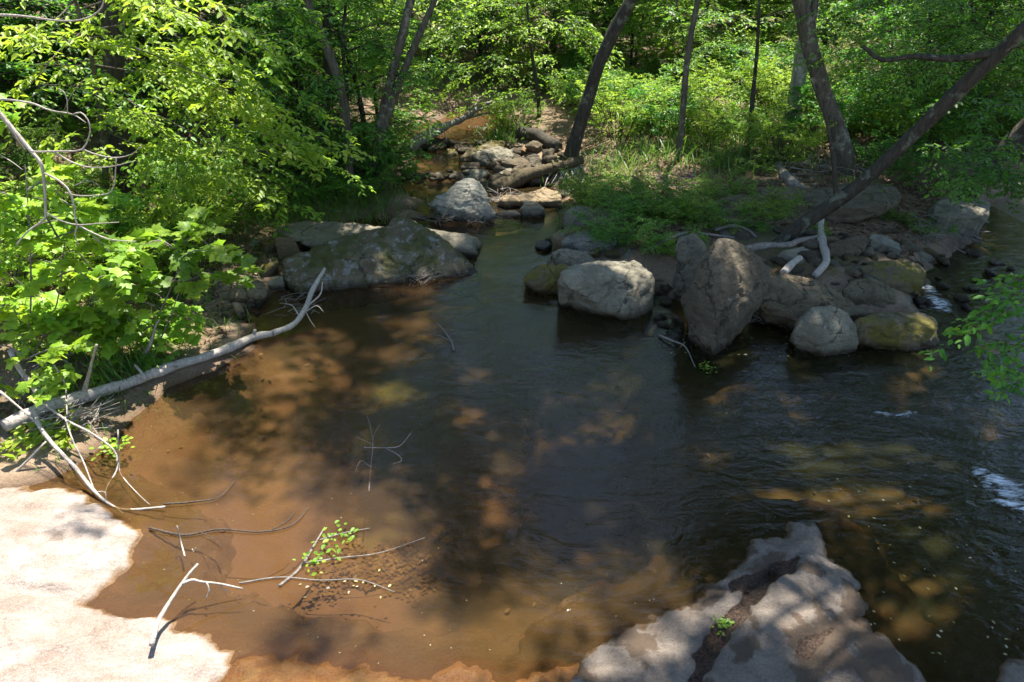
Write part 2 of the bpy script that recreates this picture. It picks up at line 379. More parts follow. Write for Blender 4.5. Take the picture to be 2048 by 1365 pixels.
def ground_mat():
    m, nt = mat('creek_ground'); N = NT(nt)
    tc = N.n('TexCoord').outputs['Object']; sd = N.attr('sd')
    n1 = N.noise(tc, .55, 5, .6); n2 = N.noise(tc, 3.5, 6, .65, .3); n3 = N.noise(tc, 26, 5, .7); n4 = N.noise(tc, 90, 3, .7)
    # bed: orange sand with olive algae
    sand = N.mix(N.rng(n2, .3, .7), (.136, .079, .041), (.188, .112, .060)); sand = N.mix(N.rng(n4, .35, .75, 0, .35), sand, (.17, .10, .05))
    sep = N.n('SeparateXYZ'); N.l(tc, sep.inputs[0])
    ax = N.math('ADD', N.math('MULTIPLY', sep.outputs[0], .22), N.rng(sep.outputs[1], 5.5, 9.5, .30, 1.1))
    ax = N.math('SUBTRACT', ax, N.rng(sep.outputs[1], 15.5, 17.5, 0., 1.6))
    al = N.math('ADD', ax, N.math('MULTIPLY', N.math('SUBTRACT', n1, .5), 1.5))
    alg = N.rng(al, .05, .75); alg2 = N.math('MULTIPLY', alg, N.rng(n2, .3, .65, .62, 1.))
    bed = N.mix(alg2, sand, N.mix(n3, (.048, .045, .013), (.115, .095, .032)))
    gx = N.math('MULTIPLY', N.math('ADD', sep.outputs[0], 1.15), 1.3); gy = N.math('MULTIPLY', N.math('SUBTRACT', sep.outputs[1], 6.3), .42)
    gd = N.math('ADD', N.math('MULTIPLY', gx, gx), N.math('MULTIPLY', gy, gy)); gm = N.math('ADD', gd, N.math('MULTIPLY', N.math('SUBTRACT', n2, .5), 2.2))
    bed = N.mix(N.rng(gm, .15, .8, .8, 0), bed, N.mix(n3, (.055, .075, .012), (.12, .14, .03)))
    # banks
    dirt = N.mix(N.rng(n2, .3, .7), (.10, .065, .04), (.21, .145, .095)); dirt = N.mix(N.rng(n3, .38, .7, 0, .75), dirt, (.055, .036, .022))
    lit = N.mix(N.rng(n4, .45, .7), dirt, (.30, .21, .135))
    mossg = N.mix(n3, (.03, .05, .012), (.075, .10, .025)); lit = N.mix(N.rng(n1, .5, .62, 0, .6), lit, mossg)
    gsand = N.mix(N.rng(n3, .35, .7), (.27, .19, .125), (.16, .11, .07)); gsand = N.mix(N.rng(n4, .55, .7, 0, .7), gsand, (.42, .33, .25))
    c = N.mix(N.rng(N.math('ADD', sd, N.math('MULTIPLY', N.math('SUBTRACT', n2, .5), .5)), .35, .8), gsand, lit)
    wet = N.rng(sd, .03, .25, 1, 0); c = N.mix(wet, c, N.mix(1., c, (.42, .36, .3), 'MULTIPLY'))
    c = N.mix(N.rng(sd, -.06, .03, 1, 0), c, bed)
    b = N.n('BsdfPrincipled'); N.l(c, b.inputs['Base Color']); N.l(N.rng(wet, 0, 1, .9, .45), b.inputs['Roughness']); b.inputs['Specular IOR Level'].default_value = .2
    N.l(N.bump(n4, .5, .012, N.bump(n3, .6, .04)), b.inputs['Normal']); N.out(b.outputs[0]); return m
M_GROUND = ground_mat()

def water_mat():
    m, nt = mat('creek_water'); N = NT(nt); tc = N.n('TexCoord').outputs['Object']
    big = N.noise(tc, .45, 3); sep = N.n('SeparateXYZ'); N.l(tc, sep.inputs[0])
    flow = N.mapping(tc, (1.0, 2.2, 1), (0, 0, R(35)))
    w1 = N.noise(flow, 2.6, 3, .55, 1.4); w2 = N.noise(flow, 9., 3, .6, 1.0); w3 = N.noise(tc, 34, 2, .5, .6)
    amt = N.math('ADD', N.rng(sep.outputs[0], -3.2, 4.5, .05, .55), N.math('MULTIPLY', N.math('SUBTRACT', big, .5), .9), clamp=True)
    amt = N.math('MULTIPLY', amt, N.rng(sep.outputs[1], 2.6, 4.4, .25, 1.)); amt = N.math('MAXIMUM', amt, N.rng(sep.outputs[1], 10.5, 13, 0, .6))
    h = N.math('ADD', N.math('MULTIPLY', w1, .045), N.math('ADD', N.math('MULTIPLY', w2, .010), N.math('MULTIPLY', w3, .0010)))
    h = N.math('MULTIPLY', h, amt)
    bn = N.n('Bump'); bn.inputs['Strength'].default_value = .9; bn.inputs['Distance'].default_value = 1.; N.l(h, bn.inputs['Height']); nb = bn.outputs[0]
    fr = N.n('Fresnel'); fr.inputs['IOR'].default_value = 1.33; N.l(nb, fr.inputs['Normal'])
    gl = N.n('BsdfGlossy'); gl.inputs['Roughness'].default_value = .02; N.l(nb, gl.inputs['Normal'])
    tr = N.n('BsdfTransparent'); tr.inputs['Color'].default_value = (.80, .70, .54, 1)
    df = N.n('BsdfDiffuse'); N.l(N.mix(N.rng(sep.outputs[0], -1.5, 2.), (.098, .056, .026), (.036, .036, .014)), df.inputs['Color'])
    mx = N.n('MixShader'); mx.inputs[0].default_value = .27; N.l(tr.outputs[0], mx.inputs[1]); N.l(df.outputs[0], mx.inputs[2])
    m2 = N.n('MixShader'); N.l(fr.outputs[0], m2.inputs[0]); N.l(mx.outputs[0], m2.inputs[1]); N.l(gl.outputs[0], m2.inputs[2]); N.out(m2.outputs[0]); return m
M_WATER = water_mat()

def foam_mat():
    m, nt = mat('white_water'); N = NT(nt); tc = N.n('TexCoord').outputs['Object']
    n = N.noise(N.mapping(tc, (1.2, 4., 1), (0, 0, R(-35))), 5, 7, .7, .8); a = N.attr('rnd')
    f = N.rng(N.math('ADD', n, N.math('MULTIPLY', a, .30)), .66, .98)
    df = N.n('BsdfDiffuse'); df.inputs['Color'].default_value = (.72, .74, .74, 1)
    tr = N.n('BsdfTransparent'); mx = N.n('MixShader'); N.l(f, mx.inputs[0]); N.l(tr.outputs[0], mx.inputs[1]); N.l(df.outputs[0], mx.inputs[2]); N.out(mx.outputs[0]); return m
M_FOAM = foam_mat()

# ------------------------------------------------------------------ light
world = bpy.data.worlds.new('World'); SC.world = world; world.use_nodes = True
wn = world.node_tree; wn.nodes.clear(); bg = wn.nodes.new('ShaderNodeBackground'); sky = wn.nodes.new('ShaderNodeTexSky'); wo = wn.nodes.new('ShaderNodeOutputWorld')
sky.sky_type = 'NISHITA'; sky.sun_disc = False; sky.sun_elevation = SUN_EL; sky.sun_rotation = SUN_AZ; sky.dust_density = .35; sky.ozone_density = 1.0
bg.inputs[1].default_value = .105; wn.links.new(sky.outputs[0], bg.inputs[0]); wn.links.new(bg.outputs[0], wo.inputs[0])
sl = bpy.data.lights.new('sun', 'SUN'); sl.energy = 5.0; sl.angle = R(.53); sl.color = (1, .95, .87)
so = bpy.data.objects.new('sun', sl); COL.objects.link(so); so.rotation_euler = Vector([float(-c) for c in SUN]).to_track_quat('-Z', 'Y').to_euler(); so.location = (5, 5, 30)
vs = SC.view_settings; vs.view_transform = 'Standard'; vs.look = 'None'; vs.gamma = 1; vs.exposure = 1.72
cy = SC.cycles; cy.max_bounces = 5; cy.diffuse_bounces = 2; cy.glossy_bounces = 3; cy.transmission_bounces = 3; cy.transparent_max_bounces = 10
cy.caustics_reflective = False; cy.caustics_refractive = False; cy.sample_clamp_indirect = 4.; cy.use_adaptive_sampling = True; cy.adaptive_threshold = .02
cy.use_denoising = True
try: cy.denoiser = 'OPENIMAGEDENOISE'
except Exception: pass
# ------------------------------------------------------------------ ground sheet, water sheet
def grid(xs, ys, zf):
    X, Y = np.meshgrid(xs, ys); Z = zf(X, Y); nx, ny = len(xs), len(ys)
    V = np.stack([X, Y, Z], -1).reshape(-1, 3)
    j, i = np.meshgrid(np.arange(ny - 1), np.arange(nx - 1), indexing='ij'); a = (j * nx + i).ravel()
    return V, np.stack([a, a + 1, a + nx + 1, a + nx], 1)
def steps(*seg):
    o = []
    for a, b, s in seg: o.append(np.arange(a, b, s))
    return np.concatenate(o + [[seg[-1][1]]])
xs = steps((-90, -40, 5), (-40, -16, 1.2), (-16, -8, .25), (-8, 9, .07), (9, 16, .25), (16, 40, 1.2), (40, 90, 5))
ys = steps((-12, 1, .6), (1, 14, .07), (14, 22, .12), (22, 40, .5), (40, 130, 4))
V, F = grid(xs, ys, terrain)
g = MB(); g.add(V, F, sdf(V[:, 0], V[:, 1], WATER) + .10 * fbm2(V[:, 0], V[:, 1], 1.3, 3) + .035 * fbm2(V[:, 0], V[:, 1], 6, 2, 3.))
tag(g.build('ground', M_GROUND, attr='sd'), kind='structure')
wxs = steps((-8, 9, .25),); wys = steps((-3, 26, .15),)
V, F = grid(wxs, wys, lambda x, y: W(y))
w = MB(); w.add(V, F); tag(w.build('water', M_WATER), kind='structure')

# ------------------------------------------------------------------ bedrock ledges
def ledge(name, label, pts, m, top, x0, x1, y0, y1, step=.026, slope=.5, carve=(), amp=.02, sub=.25, soil=1., grow=0.):
    P = np.array([PZ(*p)[:2] if len(p) == 2 else p[:2] for p in pts])
    X, Y = np.meshgrid(np.arange(x0, x1, step), np.arange(y0, y1, step))
    d = grow - sdf(X, Y, P) + .06 * fbm2(X, Y, 3.2, 4, 1.) + .035 * fbm2(X, Y, 13, 4, 4.)
    Z = np.where(d > 0, top * (1 - np.exp(-np.maximum(d, 0) / slope)) + .012 * smooth(0, .05, d), np.maximum(d, -2) * sub * 1.3 - np.maximum(-d - .45, 0) * 1.4)
    Z = Z + .007 * fbm2(X, Y, 11, 3, 41.) * smooth(0, .15, d) + amp * fbm2(X, Y * 1.8, 1.7, 5, 6.) * smooth(-.1, .5, d); q_ = fbm2(X * .8 + Y * .5, Y - X * .4, 1.5, 3, 9.) * 3; Z = Z + amp * .7 * (np.abs((q_ % 1) - .5) - .25) * smooth(0, .3, d); A = np.zeros(X.shape)
    for cpts, wd, dep in carve:
        C = np.array([PZ(*p)[:2] for p in cpts]); best = np.full(X.shape, 9.)
        for a, b in zip(C[:-1], C[1:]):
            e = b - a; t = np.clip(((X - a[0]) * e[0] + (Y - a[1]) * e[1]) / e.dot(e), 0, 1)
            best = np.minimum(best, np.hypot(X - a[0] - t * e[0], Y - a[1] - t * e[1]))
        best = best + .05 * fbm2(X, Y, 5, 3, 2.)
        kq = (1 - smooth(wd * .4, wd, best)) * smooth(0, .2, d); Z = Z - dep * kq; A = np.maximum(A, kq * soil)
    ny, nx = X.shape; keep = d > -1.0
    Vv = np.stack([X, Y, Z], -1).reshape(-1, 3); j, i = np.meshgrid(np.arange(ny - 1), np.arange(nx - 1), indexing='ij'); a = (j * nx + i).ravel()
    Fq = np.stack([a, a + 1, a + nx + 1, a + nx], 1); Fq = Fq[keep.ravel()[Fq].all(1)]
    mb = MB(); mb.add(Vv, Fq, A.ravel()); c = P.mean(0)
    o = mb.build(name, m, loc=(c[0], c[1], 0)); return tag(o, label, 'rock ledge')

ledge('bedrock_ledge', 'broad pale pinkish bedrock ledge in full sun at the sandy edge of the pool',
  [(-400, 985), (0, 978), (110, 972), (155, 985), (180, 1010), (235, 1020), (262, 1045), (300, 1062), (282, 1095), (268, 1125), (232, 1160), (205, 1188), (180, 1208), (240, 1232), (300, 1242), (335, 1244), (385, 1262), (420, 1280), (478, 1300), (462, 1335), (436, 1372), (300, 1560), (-700, 1560)],
  M_LEDGE_L, .16, -6.2, -.8, 1.3, 6.0, carve=[([(-60, 1190), (90, 1196), (200, 1210)], .05, .025), ([(-40, 1080), (80, 1100), (200, 1090)], .03, .015)], soil=.2)
ledge('bedrock_ledge', 'mottled grey bedrock ledge with a dark debris crevice, half in tree shade',
  [(1165, 1345), (1185, 1308), (1260, 1268), (1320, 1248), (1345, 1228), (1395, 1220), (1420, 1185), (1455, 1152), (1490, 1130), (1530, 1090), (1562, 1078), (1590, 1058), (1625, 1058), (1630, 1085), (1640, 1115), (1668, 1140), (1700, 1165), (1705, 1205), (1690, 1240), (1740, 1262), (1800, 1300), (1850, 1360), (1830, 1420), (1700, 1560), (1100, 1600), (1130, 1400)],
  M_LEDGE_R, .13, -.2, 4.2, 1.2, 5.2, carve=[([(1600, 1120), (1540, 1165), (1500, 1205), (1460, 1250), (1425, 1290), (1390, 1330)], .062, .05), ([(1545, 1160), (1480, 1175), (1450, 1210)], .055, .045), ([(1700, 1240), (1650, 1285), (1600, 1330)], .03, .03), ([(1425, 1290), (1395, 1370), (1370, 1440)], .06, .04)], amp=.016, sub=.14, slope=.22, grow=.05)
ledge('bedrock_ledge', 'smooth grey corner ledge with yellow leaves washed against it',
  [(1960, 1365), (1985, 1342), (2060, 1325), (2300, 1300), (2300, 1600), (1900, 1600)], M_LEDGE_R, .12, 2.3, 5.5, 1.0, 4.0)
ledge('bedrock_ledge', 'sunken amber bedrock lip coated in algae just under shallow water',
  [(470, 1310), (560, 1318), (700, 1330), (830, 1345), (900, 1340), (1010, 1362), (1120, 1330), (1180, 1320), (1200, 1400), (1150, 1600), (300, 1600)], M_LIP, -.012, -3.2, 1.4, 1.0, 3.5, sub=.3, amp=.015)

# ------------------------------------------------------------------ boulders
VOX = []
def facet(P, seed):
    """break the corners off a hull along random planes"""
    b = bmesh.new(); rs = np.random.default_rng(seed)
    for p in P: b.verts.new(p)
    r = bmesh.ops.convex_hull(b, input=b.verts); junk = [e for e in r['geom_interior'] + r['geom_unused'] if isinstance(e, bmesh.types.BMVert)]
    bmesh.ops.delete(b, geom=list(set(junk)), context='VERTS')
    for _ in range(2):
        n = rs.normal(size=3); n[2] = abs(n[2]) * .7 - .1; n[1] -= .5; n /= np.linalg.norm(n); co = np.array([v.co for v in b.verts]); c = co.mean(0); h = (co - c) @ n
        b_ = c + n * h.max() * rs.uniform(.82, .95); bmesh.ops.bisect_plane(b, geom=list(b.verts) + list(b.edges) + list(b.faces), plane_co=Vector(b_), plane_no=Vector(n), clear_outer=True)
    out = [v.co.copy() for v in b.verts]; b.free(); return out
def hull_pts(bm, P):
    vs_ = [bm.verts.new(p) for p in P]
    r = bmesh.ops.convex_hull(bm, input=vs_)
    junk = [e for e in r['geom_interior'] + r['geom_unused'] if isinstance(e, bmesh.types.BMVert)]
    bmesh.ops.delete(bm, geom=list(set(junk)), context='VERTS')

def rock_mesh(name, pieces, loc, vox, rnd=1, amp=.03, freq=3., ridge=0., seed=0., rotax=(1, .3, .2)):
    me = bpy.data.meshes.new(name); big = bmesh.new()
    for P in pieces:
        b = bmesh.new(); hull_pts(b, facet([Vector(p) - Vector(loc) for p in P], int(seed * 10) + len(P))); tmp = bpy.data.meshes.new('t'); b.to_mesh(tmp); b.free(); big.from_mesh(tmp); bpy.data.meshes.remove(tmp)
    bmesh.ops.recalc_face_normals(big, faces=big.faces); big.to_mesh(me); big.free()
    t = bpy.data.objects.new('t', me); COL.objects.link(t)
    md = t.modifiers.new('r', 'REMESH'); md.mode = 'VOXEL'; md.voxel_size = vox
    dg = bpy.context.evaluated_depsgraph_get(); ev = t.evaluated_get(dg); m2 = bpy.data.meshes.new_from_object(ev)
    bpy.data.objects.remove(t); bpy.data.meshes.remove(me)
    b = bmesh.new(); b.from_mesh(m2)
    for _ in range(rnd): bmesh.ops.smooth_vert(b, verts=b.verts, factor=.5, use_axis_x=True, use_axis_y=True, use_axis_z=True)
    b.normal_update(); n = len(b.verts); co = np.array([v.co for v in b.verts]); no = np.array([v.normal for v in b.verts])
    p = co * freq + seed
    f1 = fbm(p, 5, .55); warp = co + .25 * np.stack([vnoise(co * 1.7 + seed + k * 9) for k in range(3)], 1)
    ax = np.array(rotax, float); ax /= np.linalg.norm(ax); s = warp @ ax
    saw = np.abs(((s * 5.5) % 1) - .5) * 2
    ridg = 1 - np.abs(fbm(co * freq * .8 + 5 + seed, 3))
    chip = smooth(.18, .34, fbm(co * freq * .75 + seed + 31, 3)) + .6 * smooth(.25, .36, fbm(co * freq * 1.9 + seed + 57, 3))
    fr_ = fbm(co * freq * .7 + seed + 77, 3) * 2.6; st_ = (np.floor(fr_) + smooth(.0, .22, fr_ - np.floor(fr_))) / 2.6
    dsp = amp * 1.5 * st_ + amp * .5 * f1 - amp * 1.0 * (chip - .4) + ridge * (saw - .5) * (.5 + .5 * vnoise(co * 1.3 + seed)) - amp * .9 * smooth(.86, 1., ridg) + amp * .25 * fbm(co * freq * 6 + seed, 3)
    co = co + no * dsp[:, None]
    for v, c in zip(b.verts, co): v.co = c
    b.to_mesh(m2); b.free(); m2.name = name
    m2.polygons.foreach_set('use_smooth', np.ones(len(m2.polygons), bool)); return m2

NR = [0]
def rock(name, label, mk, pieces, D=.5, sink=.3, Y0=None, base=None, cat='boulder', group=None, vox=None, amp=.03, freq=3., ridge=.0, rnd=1, rotax=(1, .3, .2), zb=None):
    """pieces: lists of (px, py, dy): photo points on the rock, dy metres behind its front foot"""
    NR[0] += 1
    if not (Y0 and cat == 'stone' and len(pieces[0]) == 7):
        bq = max((q for pc in pieces for q in pc), key=lambda q: q[1]); b_ = base or (bq[0], bq[1] + 2); y0 = G(*b_)[1]
    else: y0 = Y0
    amp *= .72; ridge *= .9
    out = []
    for pc in pieces:
        P = []
        for q in pc:
            p = PY(q[0], q[1], y0 + q[2])
            if -.01 <= q[2] <= .03 and p[2] < W(y0) + .45:
                f_ = G(q[0], q[1]); p = f_ if -.15 < f_[1] - y0 < D * .8 else p      # feet stand where the photo shows them
            P.append(p)
        P = np.array(P); w0 = W(y0); cz = P[:, 2].mean(); cx = P[:, 0].mean()
        back = P.copy()
        for i_, q in enumerate(pc):
            yb = y0 + max(D, q[2] + .12) + .15 * q[2]; rp = PY(q[0], q[1] + 3, yb)      # stays behind and below the line of sight
            back[i_] = (cx + (rp[0] - cx) * .9, yb, min(rp[2] - .02, w0 + (P[i_, 2] - w0) * .75))
        lo = P[P[:, 2] < max(np.percentile(P[:, 2], 18) + .02, P[:, 2].min() + .12)].copy(); lo[:, 2] -= sink; lo[:, 1] += .03
        lob = lo.copy(); lob[:, 1] = y0 + D; lob[:, 2] = np.minimum(lob[:, 2], w0 - .1)
        out.append(np.vstack([P, back, lo, lob]))
    allp = np.vstack(out); loc = np.array([allp[:, 0].mean(), allp[:, 1].mean(), max(W(y0), allp[:, 2].min() + sink)])
    size = np.ptp(allp, axis=0).max(); vx = vox or max(.009, min(.026, size / 58))
    me = rock_mesh(name, out, loc, vx, rnd, amp * min(1, size), freq, ridge, NR[0] * 3.7, rotax)
    o = obj(name, me, ROCK[mk], loc=loc); return tag(o, label, cat, group)

B = 'boulder'
rock(B, 'long humped boulder mottled with moss and grey lichen at the pool edge', 'lichen',
  [[(566, 522, .25), (572, 572, .02), (600, 590, .0), (700, 578, .0), (790, 566, 0), (838, 560, .0), (590, 512, .45), (640, 489, .7), (720, 466, .9), (775, 454, 1.0), (805, 478, .85), (845, 515, .6), (640, 540, .12), (760, 515, .35)],
   [(775, 454, 1.0), (790, 438, 1.15), (822, 438, 1.2), (850, 462, 1.1), (885, 491, .95), (925, 520, .8), (955, 545, .62), (940, 552, .0), (880, 558, .0), (832, 562, .0), (800, 480, .8), (850, 510, .6)]], D=1.5, base=(700, 582), amp=.04, freq=2.2)
rock(B, 'wide flat pale slab lying in the water behind the humped mossy boulder', 'pale',
  [[(545, 455, .35), (600, 444, .75), (700, 450, .7), (800, 455, .7), (880, 460, .62), (950, 470, .45), (974, 484, .25), (972, 498, .08), (930, 513, .0), (880, 512, 0), (760, 520, .0), (650, 495, -.05), (600, 490, -.05), (560, 470, .1)]], D=.75, base=(900, 522), amp=.03, ridge=.012, freq=2)
rock(B, 'pointed triangular pale grey boulder standing in the narrow channel', 'blue',
  [[(851, 406, .05), (862, 412, .0), (910, 425, .0), (940, 437, -.02), (988, 440, .0), (985, 425, .05), (962, 372, .45), (942, 358, .55), (930, 360, .55), (890, 385, .4), (860, 398, .2), (948, 392, .18), (955, 432, -.05)]], D=.8, base=(940, 442), amp=.03, ridge=.015)
rock(B, 'big blocky pale grey boulder with a ragged undercut at the water', 'grey',
  [[(1120, 545, .12), (1117, 565, .05), (1128, 604, .0), (1200, 612, .05), (1250, 630, .0), (1288, 638, .0), (1300, 622, .05), (1316, 592, .15), (1319, 572, .2), (1306, 552, .3), (1272, 533, .4), (1200, 530, .3), (1165, 529, .35), (1138, 536, .3), (1206, 548, .10), (1202, 605, -.07)]], D=.9, base=(1240, 634), amp=.045, ridge=.02, rotax=(1, .1, .1), freq=2.3)
rock(B, 'dark moss-edged wedge of rock poking toward the channel from under a pale boulder', 'moss',
  [[(1049, 556, .05), (1060, 545, .15), (1085, 530, .35), (1130, 525, .4), (1150, 530, .35), (1150, 575, .05), (1128, 602, 0), (1100, 588, .0), (1060, 566, 0)]], D=.7, base=(1090, 590), amp=.03)
rock(B, 'tall narrow pale slab standing on end beside the big leaning boulder', 'grey',
  [[(1352, 500, .2), (1362, 472, .3), (1385, 465, .35), (1405, 475, .35), (1412, 520, .25), (1400, 560, .15), (1375, 598, .0), (1358, 595, .0), (1350, 560, .05)]], D=.45, base=(1365, 608), amp=.025, ridge=.015, rotax=(1, .2, .3))
rock(B, 'huge leaning brownish boulder with sun streaks and a tapering foot in the pool', 'lean',
  [[(1368, 600, .42), (1376, 640, .25), (1395, 686, .02), (1425, 711, .0), (1443, 703, .0), (1436, 640, -.08), (1424, 565, .06), (1418, 520, .30), (1438, 478, .62), (1405, 545, .46), (1385, 570, .38)],
   [(1438, 478, .62), (1424, 545, .15), (1432, 610, -.02), (1438, 650, -.06), (1443, 703, .0), (1470, 658, .14), (1500, 612, .38), (1530, 580, .62), (1539, 558, .75), (1535, 528, .85), (1500, 499, .85), (1478, 490, .78)]], D=.75, base=(1425, 712), amp=.034, ridge=.03, rotax=(1, .3, .25), freq=2.6)
rock(B, 'rounded brown boulder with moss skirt behind the smooth grey stone', 'brown',
  [[(1520, 580, .2), (1520, 610, .1), (1545, 638, .0), (1590, 655, .0), (1640, 650, 0), (1725, 640, .0), (1748, 628, .05), (1700, 592, .35), (1650, 572, .45), (1615, 555, .55), (1570, 546, .6), (1535, 555, .45), (1590, 590, .12), (1600, 640, -.10)]], D=1.0, base=(1590, 665), amp=.035)
rock(B, 'smooth grey boulder with a notched edge standing foremost in the water by the mossy block', 'grey',
  [[(1586, 660, .05), (1598, 640, .12), (1625, 620, .22), (1660, 613, .3), (1695, 625, .25), (1715, 650, .15), (1712, 680, .04), (1716, 705, .0), (1650, 708, .0), (1610, 700, 0), (1590, 678, .0), (1640, 640, .02), (1648, 695, -.08)]], D=.6, base=(1650, 712), amp=.022)
rock(B, 'long block thickly covered in golden moss with a square sunlit end', 'moss',
  [[(1713, 640, .1), (1760, 625, .4), (1830, 624, .45), (1868, 638, .35), (1876, 655, .2), (1874, 696, .0), (1845, 655, .02), (1840, 702, -.03), (1780, 700, .0), (1716, 694, .0)]], D=.65, base=(1790, 704), amp=.03)
rock(B, 'brown boulder wedged between the mossy block and the lit mossy slab', 'brown',
  [[(1685, 575, .2), (1700, 562, .35), (1735, 556, .4), (1770, 570, .3), (1790, 590, .15), (1785, 605, .02), (1750, 614, .0), (1710, 610, .0), (1688, 592, .05)]], D=.6, base=(1750, 622), amp=.03)
rock(B, 'flat mossy slab with a bright yellow sun patch at the side channel', 'moss',
  [[(1720, 535, .2), (1745, 524, .45), (1800, 520, .55), (1840, 530, .5), (1857, 545, .3), (1850, 565, .05), (1800, 575, .0), (1750, 572, .0), (1725, 552, .05)]], D=.8, base=(1790, 580), amp=.025)
rock(B, 'dark upright plank-shaped stone leaning under the overhanging slab', 'dark',
  [[(1655, 490, .1), (1690, 478, .2), (1728, 467, .25), (1737, 478, .15), (1730, 500, .02), (1690, 513, .0), (1657, 516, .0)]], D=.35, base=(1690, 520), amp=.02)
rock(B, 'blue-grey tilted stone beside the dark upright plank-shaped one', 'blue',
  [[(1739, 478, .15), (1745, 469, .3), (1775, 473, .35), (1800, 487, .25), (1805, 500, .05), (1790, 512, .0), (1760, 505, .0), (1745, 495, .0)]], D=.5, base=(1780, 516), amp=.02)
rock(B, 'pale cracked boulder under the horizontal driftwood limb', 'grey',
  [[(1556, 510, .1), (1570, 500, .25), (1605, 494, .3), (1624, 505, .25), (1625, 522, .02), (1600, 528, .0), (1560, 524, .0)]], D=.5, base=(1590, 534), amp=.025)
rock(B, 'massive flat-topped slab overhanging a dark hollow beneath the leaning tree', 'lean',
  [[(1650, 420, .0), (1655, 447, -.1), (1700, 440, -.08), (1760, 430, -.05), (1795, 412, .1), (1803, 395, .4), (1790, 375, .9), (1720, 362, 1.2), (1650, 375, 1.1), (1600, 395, .7), (1620, 430, .1)]], D=1.6, sink=.05, Y0=11.3, amp=.03, ridge=.02, rotax=(.1, .3, 1))
rock(B, 'broad low sandy-topped slab with leaf litter on the right bank', 'brown',
  [[(1440, 440, .0), (1440, 400, .8), (1520, 378, 1.3), (1600, 372, 1.5), (1650, 385, 1.2), (1640, 420, .4), (1600, 440, .0), (1520, 450, -.1)]], D=1.8, sink=.1, Y0=11.4, amp=.025)
rock(B, 'large square grey block at the mouth of the side channel', 'grey',
  [[(1862, 440, .1), (1870, 405, .7), (1900, 390, 1.0), (1950, 395, .95), (1982, 405, .7), (1978, 430, .3), (1950, 470, .0), (1905, 478, .0), (1870, 465, .0)]], D=1.2, base=(1920, 492), amp=.03, ridge=.015)
rock(B, 'pale bluish sloping slab by the channel under a fine-leaved bush', 'blue',
  [[(1125, 482, .25), (1150, 465, .5), (1200, 456, .6), (1235, 462, .55), (1235, 490, .1), (1190, 503, .0), (1140, 506, .0), (1130, 500, .05)]], D=.7, base=(1160, 516), amp=.025, ridge=.015)
rock(B, 'pair-topped pale knobbly stone above the dark wedge', 'pale',
  [[(1105, 505, .15), (1120, 498, .25), (1180, 503, .25), (1188, 525, .05), (1150, 535, .0), (1110, 532, 0)]], D=.4, Y0=9.55, amp=.03)
rock(B, 'mossy brown rock at the water edge against the bluish slab', 'moss',
  [[(1103, 472, .15), (1120, 460, .35), (1190, 452, .5), (1210, 465, .4), (1160, 495, .0), (1115, 500, .0)]], D=.6, base=(1125, 506), amp=.03)
rock(B, 'dark grey flat-faced block half hidden by grass on the channel bank', 'grey',
  [[(1127, 425, .1), (1145, 413, .35), (1225, 412, .4), (1238, 425, .2), (1235, 448, .0), (1130, 450, .0)]], D=.6, base=(1170, 456), amp=.025)
rock(B, 'low mossy rock above the flat-faced block', 'moss', [[(1113, 410, .1), (1140, 396, .35), (1185, 402, .3), (1185, 420, .0), (1120, 422, .0)]], D=.5, Y0=12.15, amp=.03)
rock(B, 'tan log-shaped boulder with dark mossy underside across the channel', 'tan',
  [[(992, 402, .1), (1040, 388, .35), (1090, 378, .5), (1118, 388, .4), (1124, 405, .05), (1090, 412, .0), (1040, 408, .0), (1000, 412, .0)]], D=.6, base=(1060, 420), amp=.03)
rock(B, 'small sharp grey stone with a flat triangular face before the tan one', 'grey', [[(1040, 418, .0), (1052, 398, .15), (1075, 405, .12), (1090, 418, .0), (1078, 432, -.05), (1045, 430, -.05)]], D=.3, base=(1065, 434), amp=.015, rnd=1, cat='stone')
rock(B, 'flat pale green stone barely breaking the water surface', 'pale', [[(980, 432, .0), (1000, 422, .25), (1030, 420, .25), (1042, 428, .1), (1020, 436, .0)]], D=.3, base=(1010, 440), amp=.01, cat='stone')
rock(B, 'smooth sand-coloured rock bar rising just out of the dark water', 'tan', [[(740, 440, .0), (770, 424, .3), (820, 420, .35), (860, 433, .1), (850, 438, .0), (790, 441, .0)]], D=.4, base=(790, 442), amp=.012, sink=.15)
# upstream rocks
rock(B, 'grey slab tilted toward the channel among the upstream rocks', 'grey', [[(946, 312, .15), (960, 302, .35), (1000, 293, .7), (1028, 298, .7), (1030, 312, .3), (990, 334, .0), (960, 326, .0)]], D=.8, Y0=15.0, amp=.03)
rock(B, 'mossy yellow-green hump behind the tilted grey upstream slab', 'moss', [[(918, 315, .1), (940, 298, .35), (985, 282, .8), (1008, 284, .8), (1010, 300, .4), (960, 322, 0), (925, 325, .0)]], D=.9, Y0=15.6, amp=.03)
rock(B, 'square orange-stained block by the dark log', 'orange', [[(1040, 300, .1), (1052, 294, .3), (1088, 296, .35), (1092, 312, .0), (1042, 314, .0)]], D=.4, Y0=15.6, amp=.02)
rock(B, 'grey oval rock at the top of the small riffle', 'grey', [[(914, 348, .1), (930, 338, .3), (970, 336, .35), (980, 346, .15), (970, 360, .0), (920, 360, .0)]], D=.5, Y0=13.9, amp=.025)
rock(B, 'rusty brown flat rock lying under the tilted grey slab', 'brown', [[(1000, 325, .1), (1040, 316, .4), (1062, 324, .2), (1062, 338, .0), (1005, 338, .0)]], D=.5, Y0=14.5, amp=.025)
rock(B, 'dark pair of wet stones below the mossy hump', 'dark', [[(920, 334, .05), (930, 324, .2), (958, 324, .2), (960, 338, .0), (925, 342, .0)]], D=.3, Y0=14.4, amp=.03, cat='stone')
